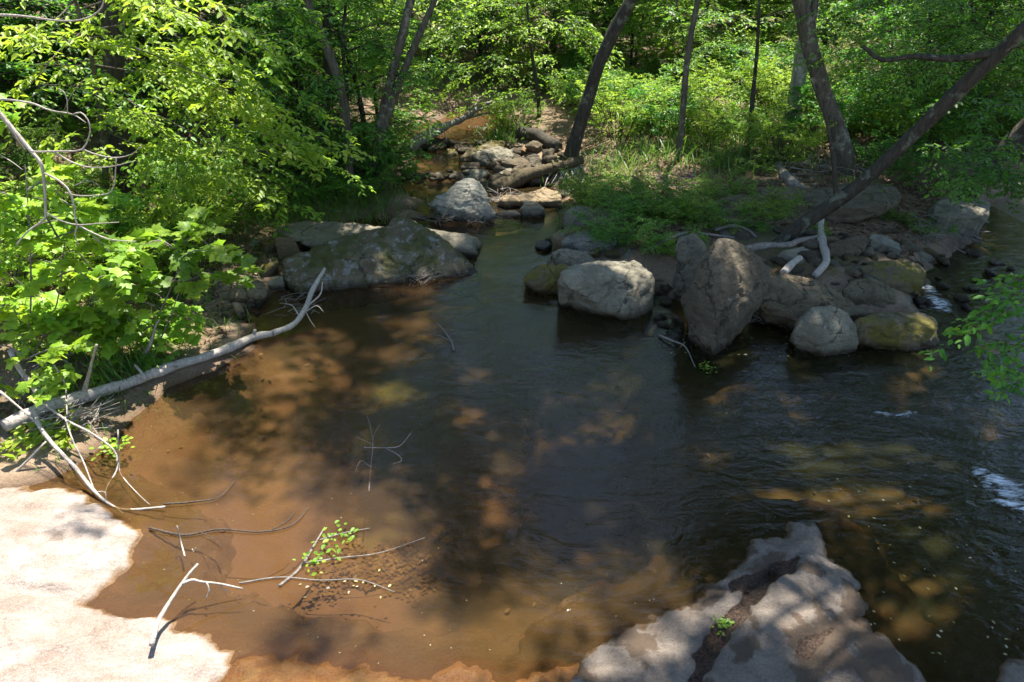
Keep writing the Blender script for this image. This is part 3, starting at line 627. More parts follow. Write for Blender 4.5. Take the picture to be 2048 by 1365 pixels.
rock(B, 'dark stone wedged under the mossy fallen log', 'dark', [[(985, 338, .05), (1000, 328, .2), (1025, 330, .2), (1028, 344, .0), (990, 346, .0)]], D=.3, Y0=14.1, amp=.03, cat='stone')
rock(B, 'brown stone half under the far end of the mossy fallen log', 'brown', [[(1062, 360, .05), (1080, 350, .2), (1100, 352, .2), (1102, 368, .0), (1066, 370, .0)]], D=.3, Y0=13.4, amp=.03, cat='stone')
rock(B, 'grey stone by the white exposed roots', 'grey', [[(1120, 388, .05), (1135, 376, .2), (1158, 380, .2), (1160, 396, .0), (1124, 398, .0)]], D=.3, Y0=12.7, amp=.03, cat='stone')
# left bank rocks
rock(B, 'tan upright square stone with sun stripes beside the humped mossy boulder', 'tan', [[(549, 480, .15), (556, 474, .25), (588, 476, .25), (603, 512, .1), (570, 526, .0), (560, 524, .0)]], D=.35, Y0=9.75, amp=.018, ridge=.01)
rock(B, 'olive elongated boulder tilted against the dark gap on the near bank', 'moss', [[(512, 545, .05), (530, 522, .25), (553, 514, .3), (557, 525, .2), (548, 545, .02), (520, 556, .0)]], D=.4, Y0=9.35, amp=.02)
rock(B, 'low flat mossy brown rock at the shore with gravel before it', 'brown', [[(428, 570, .3), (460, 552, .65), (510, 548, .7), (530, 565, .45), (528, 590, .05), (500, 606, .0), (440, 600, .0), (415, 585, .1)]], D=.9, base=(500, 612), amp=.03)
rock(B, 'smooth grey oval stone under the olive boulder', 'grey', [[(530, 572, .05), (545, 555, .2), (565, 552, .2), (566, 565, .05), (540, 580, .0)]], D=.25, Y0=8.9, amp=.012, cat='stone')
rock(B, 'bright whitish stone in sun on orange leaf litter', 'pale', [[(475, 526, .05), (485, 516, .15), (502, 518, .15), (504, 530, .0), (480, 534, .0)]], D=.2, Y0=9.6, amp=.015, cat='stone')
rock(B, 'brown round stone nested in the bank litter above the white one', 'brown', [[(472, 500, .05), (480, 487, .15), (492, 490, .15), (497, 505, .0), (475, 510, .0)]], D=.2, Y0=10.1, amp=.02, cat='stone')
rock(B, 'pale purple-grey stone high on the bank litter', 'blue', [[(498, 490, .05), (506, 480, .12), (517, 482, .12), (515, 494, .0), (500, 496, .0)]], D=.2, Y0=10.4, amp=.015, cat='stone')
rock(B, 'mossy angular stone touching the tan upright stone', 'moss', [[(528, 495, .05), (545, 478, .2), (552, 486, .15), (548, 506, .0), (530, 510, .0)]], D=.25, Y0=9.95, amp=.02, cat='stone')
rock(B, 'tan pointed stone at the waterline with its tip in the pool', 'tan', [[(465, 612, .1), (475, 605, .18), (485, 612, .12), (493, 632, .0), (480, 640, .0)]], D=.2, base=(484, 642), amp=.015, cat='stone')
rock(B, 'yellowish chipped stone on the muddy shore', 'tan', [[(441, 618, .05), (450, 608, .15), (462, 608, .15), (462, 620, .0), (444, 626, .0)]], D=.2, Y0=8.15, amp=.015, cat='stone')
rock(B, 'reddish flat stone touching the water by the low brown rock', 'brown', [[(487, 612, .05), (495, 603, .15), (510, 606, .12), (514, 615, .0), (490, 620, .0)]], D=.2, base=(500, 622), amp=.012, cat='stone')
rock(B, 'buff stone farthest up the muddy shore toward the leafy shrubs', 'tan', [[(405, 612, .05), (418, 603, .15), (430, 608, .12), (440, 625, .0), (415, 626, .0)]], D=.2, Y0=8.2, amp=.015, cat='stone')
# gap stones under the big boulders
for (px, py, w_, mk, lab) in [
 (1330, 560, 30, 'brown', 'brown stone in the gap behind the blocky pale boulder'),
 (1330, 600, 24, 'grey', 'small grey stone tucked against the blocky pale boulder'),
 (1345, 650, 26, 'dark', 'flat wet stone in shallow water under the standing slab'),
 (1300, 545, 22, 'brown', 'mossy knob beside the pale boulder under green leaves'),
 (1660, 545, 32, 'moss', 'mossy cobble below the driftwood fork'),
 (1700, 540, 24, 'grey', 'grey cobble above the brown wedged boulder'),
 (1640, 532, 28, 'brown', 'brown cobble left of the vertical white driftwood'),
 (1720, 515, 26, 'grey', 'light cobble at the foot of the dark plank-shaped stone'),
 (1805, 606, 26, 'grey', 'grey stone perched between the mossy block and the side channel'),
 (1850, 615, 22, 'brown', 'brown wet stone at the tail of the side channel'),
 (1560, 540, 22, 'orange', 'rust-coloured cobble behind the rounded brown boulder'),
 (1500, 505, 30, 'brown', 'brown stone against the back of the huge leaning boulder'),
 (1480, 476, 26, 'dark', 'dark stone half buried in twigs on the right bank'),
 (1345, 410, 40, 'brown', 'rounded brown boulder peeking out of the fine-leaved bushes'),
 (1255, 522, 34, 'grey', 'grey stone on top of the gap behind the pale blocky boulder'),
 (880, 322, 14, 'dark', 'dark rock standing alone in the upper channel'),
 (1015, 352, 22, 'grey', 'grey broken block under the mossy fallen log'),
 (1075, 330, 20, 'lean', 'warm grey block beside the dark leaning tree'),
 (965, 372, 18, 'brown', 'brown rock behind the pointed triangular boulder'),
 (1045, 366, 20, 'dark', 'dark block in the shade under the mossy fallen log'),
 (900, 310, 16, 'moss', 'mossy rock at the head of the upper channel'),
 (1480, 540, 24, 'grey', 'grey slab fragment wedged behind the huge leaning boulder'),
 (1700, 500, 20, 'lean', 'warm grey fragment under the dark plank-shaped stone'),
 (1835, 520, 28, 'grey', 'pale grey block at the edge of the side channel'),
 (1230, 500, 26, 'lean', 'warm grey rock under the drooping fine-leaved bush'),
 (1760, 620, 26, 'moss', 'mossy stone squeezed behind the golden moss block')]:
    g0 = G(px, py); s = w_
    a = random.uniform(.7, 1.1)
    rock('stone', lab, mk, [[(px - s, py, .05), (px - s * .6, py - s * .62 * a, .22), (px + s * .1, py - s * .8, .28), (px + s * .7, py - s * .5 * a, .2), (px + s, py + s * .1, .02), (px + s * .3, py + s * .35, .0), (px - s * .7, py + s * .3, 0)]], D=.35, Y0=g0[1], amp=.03, cat='stone')

# cobbles: small stones at the riffles and shores, copies of a few shapes
def cobble_mesh(seed):
    rs = np.random.default_rng(seed); P = rs.normal(size=(16, 3)); P /= np.linalg.norm(P, axis=1)[:, None]; P *= np.array([1, .8, .55]) * rs.uniform(.75, 1.05, (16, 1))
    return rock_mesh('cobble', [P], (0, 0, 0), .085, 2, .06, 1.6, 0, seed)
COB = [cobble_mesh(s) for s in range(40, 46)]
COBM = {}
def cobble(px, py, r, mk, lab, grp, sink=.3):
    p = G(px, py); k = random.randrange(6); key = (k, mk)
    if key not in COBM:
        me = COB[k].copy(); me.materials.clear(); me.materials.append(ROCK[mk]); COBM[key] = me
    o = bpy.data.objects.new('cobble', COBM[key]); COL.objects.link(o); o.location = (p[0], p[1], p[2] + r * (.5 - sink)); o.scale = (r * random.uniform(.8, 1.3), r * random.uniform(.8, 1.2), r * random.uniform(.7, 1.1))
    o.rotation_euler = (random.uniform(-.25, .25), random.uniform(-.25, .25), random.uniform(0, 6.28)); return tag(o, lab, 'stone', grp)
for i in range(26):
    x = 835 + i * 6.3; cobble(x, 299 + random.uniform(-7, 7) - 6 * math.sin(i * .24), random.uniform(.10, .24), random.choice(['dark', 'dark', 'brown', 'moss']), 'dark wet cobble in the riffle line below the far sunlit water', 'cobbles in the far riffle')
for i in range(20):
    cobble(815 + i * 6 + random.uniform(-4, 4), 352 + random.uniform(-7, 8), random.uniform(.08, .17), random.choice(['dark', 'brown', 'dark', 'grey']), 'dark cobble in the small riffle beside the oval grey rock', 'cobbles in the small riffle')
for i in range(44):
    cobble(random.uniform(960, 1130), random.uniform(292, 372), random.uniform(.10, .30), random.choice(['dark', 'brown', 'grey', 'brown']), 'brown cobble in the jumble around the mossy fallen log', 'cobbles under the mossy log')
for i in range(34):
    cobble(random.uniform(1440, 1830), random.uniform(455, 530), random.uniform(.08, .20), random.choice(['lean', 'brown', 'grey', 'dark', 'tan']), 'medium stone lying on the right bank under the leaning tree', 'stones under the leaning tree')
for i in range(46):
    cobble(random.uniform(1540, 1760), random.uniform(515, 590), random.uniform(.05, .14), random.choice(['moss', 'brown', 'grey', 'dark']), 'small cobble heaped among driftwood behind the brown boulders', 'cobbles among the driftwood')
for i in range(18):
    cobble(random.uniform(395, 530), random.uniform(590, 645), random.uniform(.03, .075), random.choice(['tan', 'brown', 'grey']), 'little stone strewn on the muddy shore by the low brown rock', 'stones on the muddy shore')
for i in range(14):
    cobble(random.uniform(455, 560), random.uniform(478, 535), random.uniform(.04, .10), random.choice(['tan', 'brown', 'grey', 'moss']), 'small bank stone in orange litter near the tan upright stone', 'stones in the bank litter')
for i in range(12):
    cobble(random.uniform(1300, 1380), random.uniform(575, 660), random.uniform(.05, .11), random.choice(['dark', 'grey', 'brown']), 'wet cobble in the gap under the standing slab', 'cobbles in the boulder gap')
for i in range(16):
    cobble(random.uniform(1080, 1240), random.uniform(430, 525), random.uniform(.08, .2), random.choice(['moss', 'grey', 'blue', 'brown']), 'stone packed along the channel edge beneath the fine-leaved bushes', 'stones at the channel edge')
for i in range(22):
    cobble(random.uniform(1830, 2040), random.uniform(505, 650), random.uniform(.06, .16), random.choice(['moss', 'dark', 'moss']), 'low mossy stone awash in the side channel', 'stones in the side channel')
# ------------------------------------------------------------------ foliage
OVAL = (np.array([(0, 0, 0), (.5, .30, .05), (.40, .68, .04), (0, 1, -.06), (-.40, .68, .04), (-.5, .30, .05)]), [[0, 1, 2, 3], [0, 3, 4, 5]])
DIAM = (np.array([(0, 0, 0), (.5, .42, .06), (0, 1, -.04), (-.5, .42, .06)]), [[0, 1, 2], [0, 2, 3]])
_lob = [(-.08, .0), (.30, -.12), (.62, .02), (.46, .22), (.74, .52), (.40, .56), (.0, 1.0)]
_lv = [(0, .38, .07)] + [(x, y, 0 if i % 2 else -.05) for i, (x, y) in enumerate(_lob)] + [(-x, y, 0 if i % 2 else -.05) for i, (x, y) in list(enumerate(_lob))[-2::-1]]
LOBE = (np.array(_lv), [[0, i, i + 1] for i in range(1, len(_lv) - 1)])
BLADE = (np.array([(-.5, 0, 0), (.5, 0, 0), (.4, .45, .0), (-.4, .45, .0), (.22, .8, -.08), (-.22, .8, -.08), (0, 1, -.2)]), [[0, 1, 2, 3], [3, 2, 4, 5], [5, 4, 6, 6]])

def unit(v): return v / (np.linalg.norm(v, axis=-1, keepdims=True) + 1e-9)
def put_leaves(mb, P, D, N, S, tmpl, lw, rng=RNG, a=None):
    T, F = tmpl; D = unit(D); X = unit(np.cross(D, N)); Z = np.cross(X, D)
    n = len(P); k = len(T); S = np.broadcast_to(S, (n,)); bend = rng.uniform(.4, 2.2, n)
    V = P[:, None] + S[:, None, None] * (T[None, :, 0:1] * lw * X[:, None] + T[None, :, 1:2] * D[:, None] + T[None, :, 2:3] * bend[:, None, None] * Z[:, None])
    A = np.repeat(rng.uniform(0, 1, n) if a is None else a, k)
    base = (np.arange(n) * k)[:, None]; V = V.reshape(-1, 3)
    groups = {}
    for f in F:
        f = list(dict.fromkeys(f)); groups.setdefault(len(f), []).append(f)
    first = True
    for c, fs in groups.items():
        FF = (base[:, None] + np.array(fs)[None]).reshape(-1, c)
        if first: mb.add(V, FF, A); first = False
        else: mb.F.append(FF + mb.n - len(V))

def prisms(mb, P0, P1, r0, r1):
    """thin three sided twigs"""
    d = unit(P1 - P0); a = np.where(np.abs(d[:, 2:3]) < .9, np.array([[0, 0, 1.]]), np.array([[1., 0, 0]])); n = unit(np.cross(d, a)); b = np.cross(d, n)
    V = []
    for P, r in ((P0, r0), (P1, r1)):
        for q in range(3):
            V.append(P + np.reshape(r, (-1, 1)) * (math.cos(q * 2.094) * n + math.sin(q * 2.094) * b))
    V = np.stack(V, 1); m = len(P0); base = (np.arange(m) * 6)[:, None, None]
    F = np.array([[0, 1, 4, 3], [1, 2, 5, 4], [2, 0, 3, 5]])[None] + base
    mb.add(V.reshape(-1, 3), F.reshape(-1, 4))

def sprays(tw, lf, P, D, L, K=6, M=7, leaf=.08, lw=.5, droop=.25, twr=.004, tmpl=DIAM, flat=.35, rng=RNG, hang=.25, tone=None):
    P = np.asarray(P, float); D = unit(np.asarray(D, float)); N = len(P); L = np.broadcast_to(np.asarray(L, float), (N,))
    up = np.array([0, 0, 1.]); side = unit(np.cross(D, up) + rng.normal(0, .15, (N, 3)))
    sk = np.concatenate([[0.], np.linspace(.12, .92, K)]); sg = np.array([0] + [1 if k % 2 else -1 for k in range(K)])
    def main(t): return P[:, None] + D[:, None] * (L[:, None, None] * t) - up * (droop * L[:, None, None] * t ** 2)
    start = main(np.broadcast_to(sk[None, :, None], (N, K + 1, 1)))
    dirs = np.where(sg[None, :, None] == 0, D[:, None], unit(D[:, None] * .6 + side[:, None] * sg[None, :, None] * .85 + rng.normal(0, .22, (N, K + 1, 3)) - up * droop * .5))
    ln = L[:, None] * np.where(sg == 0, 1., .62 - .36 * sk)[None] * rng.uniform(.75, 1.2, (N, K + 1))
    ln[:, 0] = L
    def pt(t): return start[:, :, None] + dirs[:, :, None] * (ln[:, :, None, None] * t) - up * (droop * ln[:, :, None, None] * t ** 2)
    if tw is not None:
        t3 = pt(np.broadcast_to(np.array([0, .5, 1.])[None, None, :, None], (N, K + 1, 3, 1))); q = t3.reshape(-1, 3, 3)
        rr = np.where(np.tile(sg, N) == 0, twr * 1.6, twr)
        prisms(tw, q[:, 0], q[:, 1], rr, rr * .75); prisms(tw, q[:, 1], q[:, 2], rr * .75, rr * .4)
    tm = (np.arange(M) + .6) / M; t = np.clip(tm[None, None] + rng.normal(0, .06, (N, K + 1, M)), .08, 1.02)[..., None]
    p = pt(t); ms = np.where(np.arange(M) % 2, 1, -1)[None, None, :, None]
    tside = unit(np.cross(dirs, up))[:, :, None]
    ld = dirs[:, :, None] * .65 + tside * ms * .8 - up * hang + rng.normal(0, .22, (N, K + 1, M, 3))
    nn = up + rng.normal(0, flat, (N, K + 1, M, 3))
    sz = leaf * rng.uniform(.6, 1.15, (N, K + 1, M)) * (1 - .25 * (t[..., 0] > .9))
    a = None
    if tone is not None: a = np.clip(np.repeat(tone, (K + 1) * M) + rng.normal(0, .18, N * (K + 1) * M), 0, 1)
    put_leaves(lf, p.reshape(-1, 3), ld.reshape(-1, 3), nn.reshape(-1, 3), sz.ravel(), tmpl, lw, rng, a)

def proj(p):
    x, y, z = p[0], p[1], p[2] - CAM_H; c, s = math.cos(PITCH), math.sin(PITCH)
    f = y * c - z * s; u = y * s + z * c
    return (CX + FPX * x / f, CY - FPX * u / f) if f > .05 else (9e9, 9e9)

def finish(root, parts):
    ks = []
    for nm, mb, m in parts:
        if mb.n: ks.append(mb.build(nm, m, root))
    KIDS[root.name] = ks; return root

# ---- prototypes (built at the origin, then copied)
def sapling(h, r, lk, bark, nl, ns, leaf, K=5, M=6, lean=.1, lo=.12, seed=0, L=(.5, .9), tmpl=DIAM, name='sapling', trunk_r=None, droop=.25):
    rng = np.random.default_rng(seed); tk, cw = MB(), MB(); tr = trunk_r or .012 * h + .01
    tp = np.array([(lean * h * k ** 1.5 * math.cos(seed) + .04 * h * rng.normal() * k, lean * h * k ** 1.5 * math.sin(seed) + .04 * h * rng.normal() * k, h * k) for k in np.linspace(0, 1, 6)]); tp[0, 2] = -.15
    path = tube(tk, tp, tr, tr * .2, 26, 9, .12, .12)
    P, D, Ls = [], [], []
    for i in range(nl):
        f = lo + (1 - lo) * (i + rng.uniform(0, .8)) / nl; b = path[int(f * 25)]; az = i * 2.4 + rng.uniform(-.4, .4)
        ln = r * (1.05 - .75 * max(0, f - .35) / .65) * rng.uniform(.7, 1.15); el = rng.uniform(.05, .55) * (0.5 + f)
        d = np.array([math.cos(az), math.sin(az), math.tan(el)])
        pts = [b, b + d * ln * .5 + (0, 0, .04 * ln), b + d * ln * (.8, .8, .72) + (0, 0, 0), b + d * ln * (1., 1., .8)]
        q = tube(tk, pts, tr * .32 * (1 - .5 * f), .005, 10, 5)
        for s in range(ns):
            t = rng.uniform(.25, 1.); c = q[int(t * 9)]; a2 = az + rng.normal(0, .75)
            P.append(c + rng.normal(0, .05, 3)); D.append((math.cos(a2), math.sin(a2), rng.normal(.05, .22))); Ls.append(rng.uniform(*L))
    sprays(tk, cw, P, D, np.array(Ls), K, M, leaf, .52, droop, .004, tmpl, .42, rng, tone=rng.uniform(.1, .9, len(P)))
    root = empty(name, (0, 0, -50), 'x', 'x'); return finish(root, [('trunk', tk, bark), ('crown', cw, LEAF[lk])])

def bush(h, r, lk, ns, leaf, K=5, M=6, seed=0, lw=.5, up=.55, L=(.25, .5), name='bush', tmpl=DIAM, per=4, arch=.5, twig=None):
    rng = np.random.default_rng(seed); st, fo = MB(), MB(); P, D, Ls = [], [], []
    for i in range(ns):
        az = rng.uniform(0, 2 * PI); rr = r * rng.uniform(.15, 1) ** .7; hh = h * rng.uniform(.55, 1.05) * (1 - .35 * rr / r)
        b = np.array([math.cos(az) * rr * .2, math.sin(az) * rr * .2, -.08]); tip = np.array([math.cos(az) * rr, math.sin(az) * rr, hh])
        mid = (b + tip) / 2 + (0, 0, arch * hh * .4)
        q = tube(st, [b, mid, tip], .005 + .004 * h, .002, 9, 4)
        for s in range(per):
            t = .22 + .78 * rng.uniform(); c = q[int(t * 8)]; a2 = az + rng.normal(0, 1.1); P.append(c); D.append((math.cos(a2), math.sin(a2), rng.normal(up, .35))); Ls.append(rng.uniform(*L) * (1.15 - .4 * t))
    sprays(st, fo, P, D, np.array(Ls), K, M, leaf, lw, .22, .0022, tmpl, .5, rng, tone=rng.uniform(.1, .9, len(P)))
    root = empty(name, (0, 0, -50), 'x', 'x'); return finish(root, [('stems', st, twig or M_TWIG), ('foliage', fo, LEAF[lk])])

PR = {
 's_mid': [sapling(4.6, 1.7, 'mid', M_BARK, 26, 8, .11, seed=1), sapling(5.4, 1.9, 'mid', M_BARK2, 30, 8, .11, seed=2)],
 's_spring': [sapling(4.2, 1.5, 'spring', M_BARK, 24, 8, .10, seed=3), sapling(5.0, 1.8, 'spring', M_BARK2, 28, 8, .105, seed=4)],
 's_deep': [sapling(4.4, 1.6, 'deep', M_BARK, 26, 8, .10, seed=5), sapling(3.4, 1.5, 'deep', M_BARK, 22, 8, .09, seed=6)],
 'far': [sapling(8, 2.8, 'mid', M_BARK, 30, 8, .19, 5, 6, .06, .1, 7, (.9, 1.5), trunk_r=.12, name='woodland_tree'), sapling(9, 3.0, 'spring', M_BARK2, 30, 8, .19, 5, 6, .1, .12, 8, (.9, 1.5), trunk_r=.14, name='woodland_tree'), sapling(7.5, 2.7, 'deep', M_BARK, 28, 8, .18, 5, 6, .08, .08, 9, (.9, 1.5), trunk_r=.11, name='woodland_tree')],
 'b_fine': [bush(.85, .95, 'spring', 22, .045, 6, 9, 11, .42, .35, per=6), bush(.7, 1.05, 'mid', 22, .042, 6, 9, 12, .42, .3, per=6)],
 'b_bright': [bush(1.5, 1.0, 'bright', 18, .075, 5, 7, 13, .4, .8, (.3, .55)), bush(1.2, .9, 'spring', 16, .06, 5, 7, 14, .4, .8, (.25, .5))],
 'b_deep': [bush(1.4, 1.1, 'deep', 18, .08, 5, 7, 15, .5, .5, (.3, .55)), bush(1.0, 1.0, 'mid', 16, .07, 5, 7, 16, .5, .5)],
 'b_olive': [bush(2.4, 1.5, 'olive', 26, .07, 5, 7, 17, .5, .4, (.35, .65), per=5, twig=M_DRIFT2), bush(2.0, 1.4, 'mid', 24, .075, 5, 7, 18, .5, .4, (.35, .65), per=5)],
}
USED = set()
def plant(kind, x, y, sc, label, cat, name, group=None, i=None, z=None, squash=1.):
    lst = PR[kind]; o = lst[(random.randrange(len(lst)) if i is None else i) % len(lst)]
    c = dup(o, (x, y, (H(x, y) if z is None else z) - .03), random.uniform(0, 6.28), (sc, sc, sc * squash), label, group)
    c.name = name; c['category'] = cat; return c
def plant_px(kind, px, py, sc, label, cat, name, group=None, i=None, squash=1.):
    p = G(px, py); return plant(kind, p[0], p[1], sc, label, cat, name, group, i, None, squash)

# ---- canopy: unseen overhead crowns, their leaf sprays placed to cast this chosen shade pattern
SUNNY = np.array([PZ(*p)[:2] for p in [(-200, 1000), (120, 900), (250, 820), (330, 780), (390, 865), (560, 935), (640, 930), (700, 960), (650, 1010), (640, 1050), (720, 1060), (810, 1075), (850, 1130), (915, 1190), (985, 1240), (1000, 1420), (500, 1700), (-900, 1700)]])
HOLES = [(*PZ(a, b)[:2], r) for a, b, r in [(580, 690, .3), (690, 700, .2), (1000, 870, .22), (960, 745, .2), (850, 950, .14), (1085, 1090, .14), (1190, 1160, .25), (1240, 1010, .15), (1320, 1255, .18), (1440, 1190, .1), (1250, 1330, .2), (1330, 1110, .15), (1560, 1240, .2),
  (1690, 1280, .12), (1600, 735, .2), (1800, 735, .12), (870, 575, .25), (840, 600, .3), (1440, 690, .25), (1400, 640, .2), (1540, 600, .2), (1590, 640, .15), (1850, 690, .25), (1780, 570, .35), (960, 420, .3), (700, 480, .4), (900, 500, .35), (1890, 1090, .2), (1270, 610, .2), (1180, 600, .25), (1720, 960, .2), (1990, 830, .12),
  (740, 800, .15), (600, 830, .2), (1120, 790, .15), (1760, 1200, .2), (1560, 420, .4), (1700, 410, .4), (1480, 330, .5), (1100, 420, .25), (1690, 385, .7), (1358, 340, .5), (1420, 820, .2), (1600, 900, .15), (780, 700, .2), (500, 720, .2), (1250, 760, .2), (1840, 900, .2), (1700, 1100, .1), (1930, 1180, .12), (1230, 410, .6), (1330, 440, .4), (1560, 340, .6)]]
def shade(x, y):
    n = .9 * fbm2(x, y, .55, 3, 21.); n2 = fbm2(x, y, 1.6, 3, 33.)
    d = np.full(np.shape(x), .96)
    lit = lambda v: np.clip(v, 0, 1)
    near = smooth(.75, .25, sdf(x, y, SUNNY) + .25 * n2)
    holes = np.zeros(np.shape(x))
    for hx, hy, hr in HOLES: holes = np.maximum(holes, smooth(hr * 1.3 + .3, hr * 1.3, np.hypot(np.asarray(x) - hx, np.asarray(y) - hy)))
    lb = smooth(-2.9, -3.6, x + .4 * n) * smooth(11.5, 9.5, y)
    lb2 = smooth(-3.5, -5.0, x + .3 * n) * .35
    fr = smooth(1.2, 2.2, x) * smooth(13.2, 14.4, y + .5 * n) * .93
    fs = smooth(-3, -2.3, x) * smooth(1., 0., x) * smooth(15.8, 17, y) * .95
    lk = smooth(-1.0, -2.0, x) * smooth(10.5, 12, y) * .55
    bar = np.exp(-(((x - .9) / 1.2) ** 2 + ((y - 11.3) / .9) ** 2)) * .35
    d = d * (1 - np.maximum.reduce([near * .985, holes * .97, lb * .96, lb2, lk, fr, fs, bar]))
    gap = smooth(.32, .46, fbm2(x, y, 1.5, 3, 71.))
    return d * (.85 + .3 * np.clip(n2 + .5, 0, 1)) * (1 - .9 * gap)
MIRROR_GAPS = [(1185, 1050, 160, 210), (1110, 800, 70, 60), (1150, 718, 75, 35), (1015, 965, 45, 45), (1340, 1010, 90, 70), (1320, 1210, 80, 60)]  # crown sprays are left out here so the water reflects sky

def canopy_points(n):
    out = []
    while len(out) < n:
        m = 4000; wide = RNG.uniform(0, 1, m) < .2
        X = np.where(wide, RNG.uniform(-12, 12, m), RNG.uniform(-4.5, 9.5, m)); Y = np.where(wide, RNG.uniform(0, 26, m), RNG.uniform(1.0, 14, m))
        keep = RNG.uniform(0, 1, m) < shade(X, Y); X, Y = X[keep], Y[keep]
        h = RNG.uniform(8, 20, len(X)); C = np.stack([X, Y, 0 * X], 1) + SUN[None] * (h / SUN[2])[:, None]
        for c in C:
            q = proj((c[0], c[1], -c[2])); bad = any(((q[0] - a) / ra) ** 2 + ((q[1] - b) / rb) ** 2 < 1 for a, b, ra, rb in MIRROR_GAPS)
            if bad:
                c = c + SUN * ((RNG.uniform(17, 25) - c[2]) / SUN[2]); q = proj((c[0], c[1], -c[2])); bad = any(((q[0] - a) / ra) ** 2 + ((q[1] - b) / rb) ** 2 < 1 for a, b, ra, rb in MIRROR_GAPS)
            if not (bad and RNG.uniform() < .99): out.append(c)
    return np.array(out[:n])

def px_path(pts, Y=None):
    """[(px, py, Y)] -> points"""
    return np.array([PY(p[0], p[1], p[2] if len(p) > 2 else Y) for p in pts])

TREES = []
def canopy_tree(name, label, base, path, r0, bark, top, Yd=0., extra=(), rough=.16, flare=1.5):
    """trunk drawn through photo points at the depth of its foot, carried on up to `top`"""
    b = G(*base); Y = b[1]; P = [b + (0, 0, -.25), b + (0, 0, -.02)]
    for i, q in enumerate(path): P.append(PY(q[0], q[1], Y + (q[2] if len(q) > 2 else 0.)))
    P = np.array(P); P = np.vstack([P, np.array(top)])
    t = dict(name=name, label=label, b=b, P=P, r0=r0, bark=bark, extra=extra, C=[], rough=rough, flare=flare); TREES.append(t); return t

# trunk lines are read off the photograph
canopy_tree('tree', 'thick dark shaded trunk standing behind bright drooping boughs on the near bank', (262, 392), [(245, 300), (232, 220), (226, 150), (222, 60)], .23, M_BARK, (-6.8, 14.7, 20))
canopy_tree('tree', 'curving slim dark trunk leaning over the shrub-covered bank', (700, 380), [(697, 300), (693, 205), (672, 140), (645, 72), (612, 0)], .105, M_BARK2, (-5.0, 15.0, 19))
canopy_tree('tree', 'twin-stemmed dark tree rising from shrubs beside the upstream channel', (740, 372), [(756, 270), (776, 180), (802, 80), (822, 0)], .11, M_BARK2, (-1.5, 15.5, 19), extra=[([(745, 330), (768, 250), (805, 150), (850, 45), (880, -20)], .09)])
canopy_tree('tree', 'dark rough-barked tree leaning over the channel above the exposed roots', (1137, 325), [(1152, 262), (1182, 190), (1196, 118), (1232, 50), (1268, -10)], .17, M_BARK, (4.6, 15.5, 20))
canopy_tree('tree', 'slender straight tree with a pale sunlit foot among bright shrubs', (1358, 320), [(1363, 250), (1368, 180), (1377, 90), (1396, 0)], .075, M_BARK2, (5.4, 16.5, 18))
canopy_tree('tree', 'stout forked tree with a bright sunlit flank behind the flat slab', (1700, 345), [(1684, 285), (1660, 215), (1632, 145), (1612, 60), (1600, 0)], .19, M_BARK2, (6.0, 15.0, 21), extra=[([(1640, 165), (1622, 80), (1630, 0)], .13)])
canopy_tree('tree', 'pale-barked upright tree rising behind the sunny shrubs', (1584, 262), [(1592, 180), (1602, 120), (1612, 60), (1622, 0)], .19, M_BARKP, (9.6, 20.0, 20))
canopy_tree('tree', 'lichen-spotted dark tree leaning steeply across the right bank', (1540, 487), [(1600, 447, -.1), (1680, 405, -.2), (1728, 366, -.3), (1800, 296, -.5), (1872, 225, -.7), (1950, 150, -.9), (2045, 62, -1.1), (2130, -20, -1.3)], .125, M_BARK, (8.6, 10.3, 16), flare=1.15,
            extra=[([(1673, 402, -.2), (1668, 330, -.2), (1662, 285, -.2), (1648, 225, -.15), (1622, 160, -.1)], .035), ([(2000, 105, -1.), (1900, 118, -.9), (1830, 113, -.8), (1765, 120, -.7), (1725, 92, -.6)], .045)])
canopy_tree('tree', 'nearly black trunk slanting through deep shade by the side channel', (1905, 425), [(1950, 365, -.1), (2010, 300, -.2), (2080, 230, -.3)], .19, M_BARK, (9.9, 11.9, 17))
canopy_tree('tree', 'dim upright trunk half hidden by leaves behind the twin-stemmed tree', (640, 330), [(652, 230), (655, 120), (650, 0)], .12, M_BARK, (-5.6, 16.5, 10))

CP = canopy_points(5400)
_mx = []
for (a0, a1, b0, b1), n in (((1420, 2040, 720, 1340), 900), ((380, 960, 590, 900), 650), ((960, 1500, 590, 950), 800)):     # extra unseen sprays, added to darken the water's reflections
    for _ in range(n):
        a, b = RNG.uniform(a0, a1), RNG.uniform(b0, b1); p = PZ(a, b, 0.); d = ray(a, b); d = np.array([d[0], d[1], -d[2]]); t = RNG.uniform(7, 13) / d[2]; c = p + d * t
        g_ = c - SUN * (c[2] / SUN[2])
        if any(((a - ga) / ra) ** 2 + ((b - gb) / rb) ** 2 < 1 for ga, gb, ra, rb in MIRROR_GAPS): continue
        if RNG.uniform() < shade(g_[:1], g_[1:2])[0] and c[0] < 16: _mx.append(c)
CP = np.vstack([CP, np.array(_mx)])
_tops = np.array([.35 * t['P'][-2] + .65 * t['P'][-1] for t in TREES])
near_i = np.argmin(((CP[:, None, :2] - _tops[None, :, :2]) ** 2).sum(-1), 1)
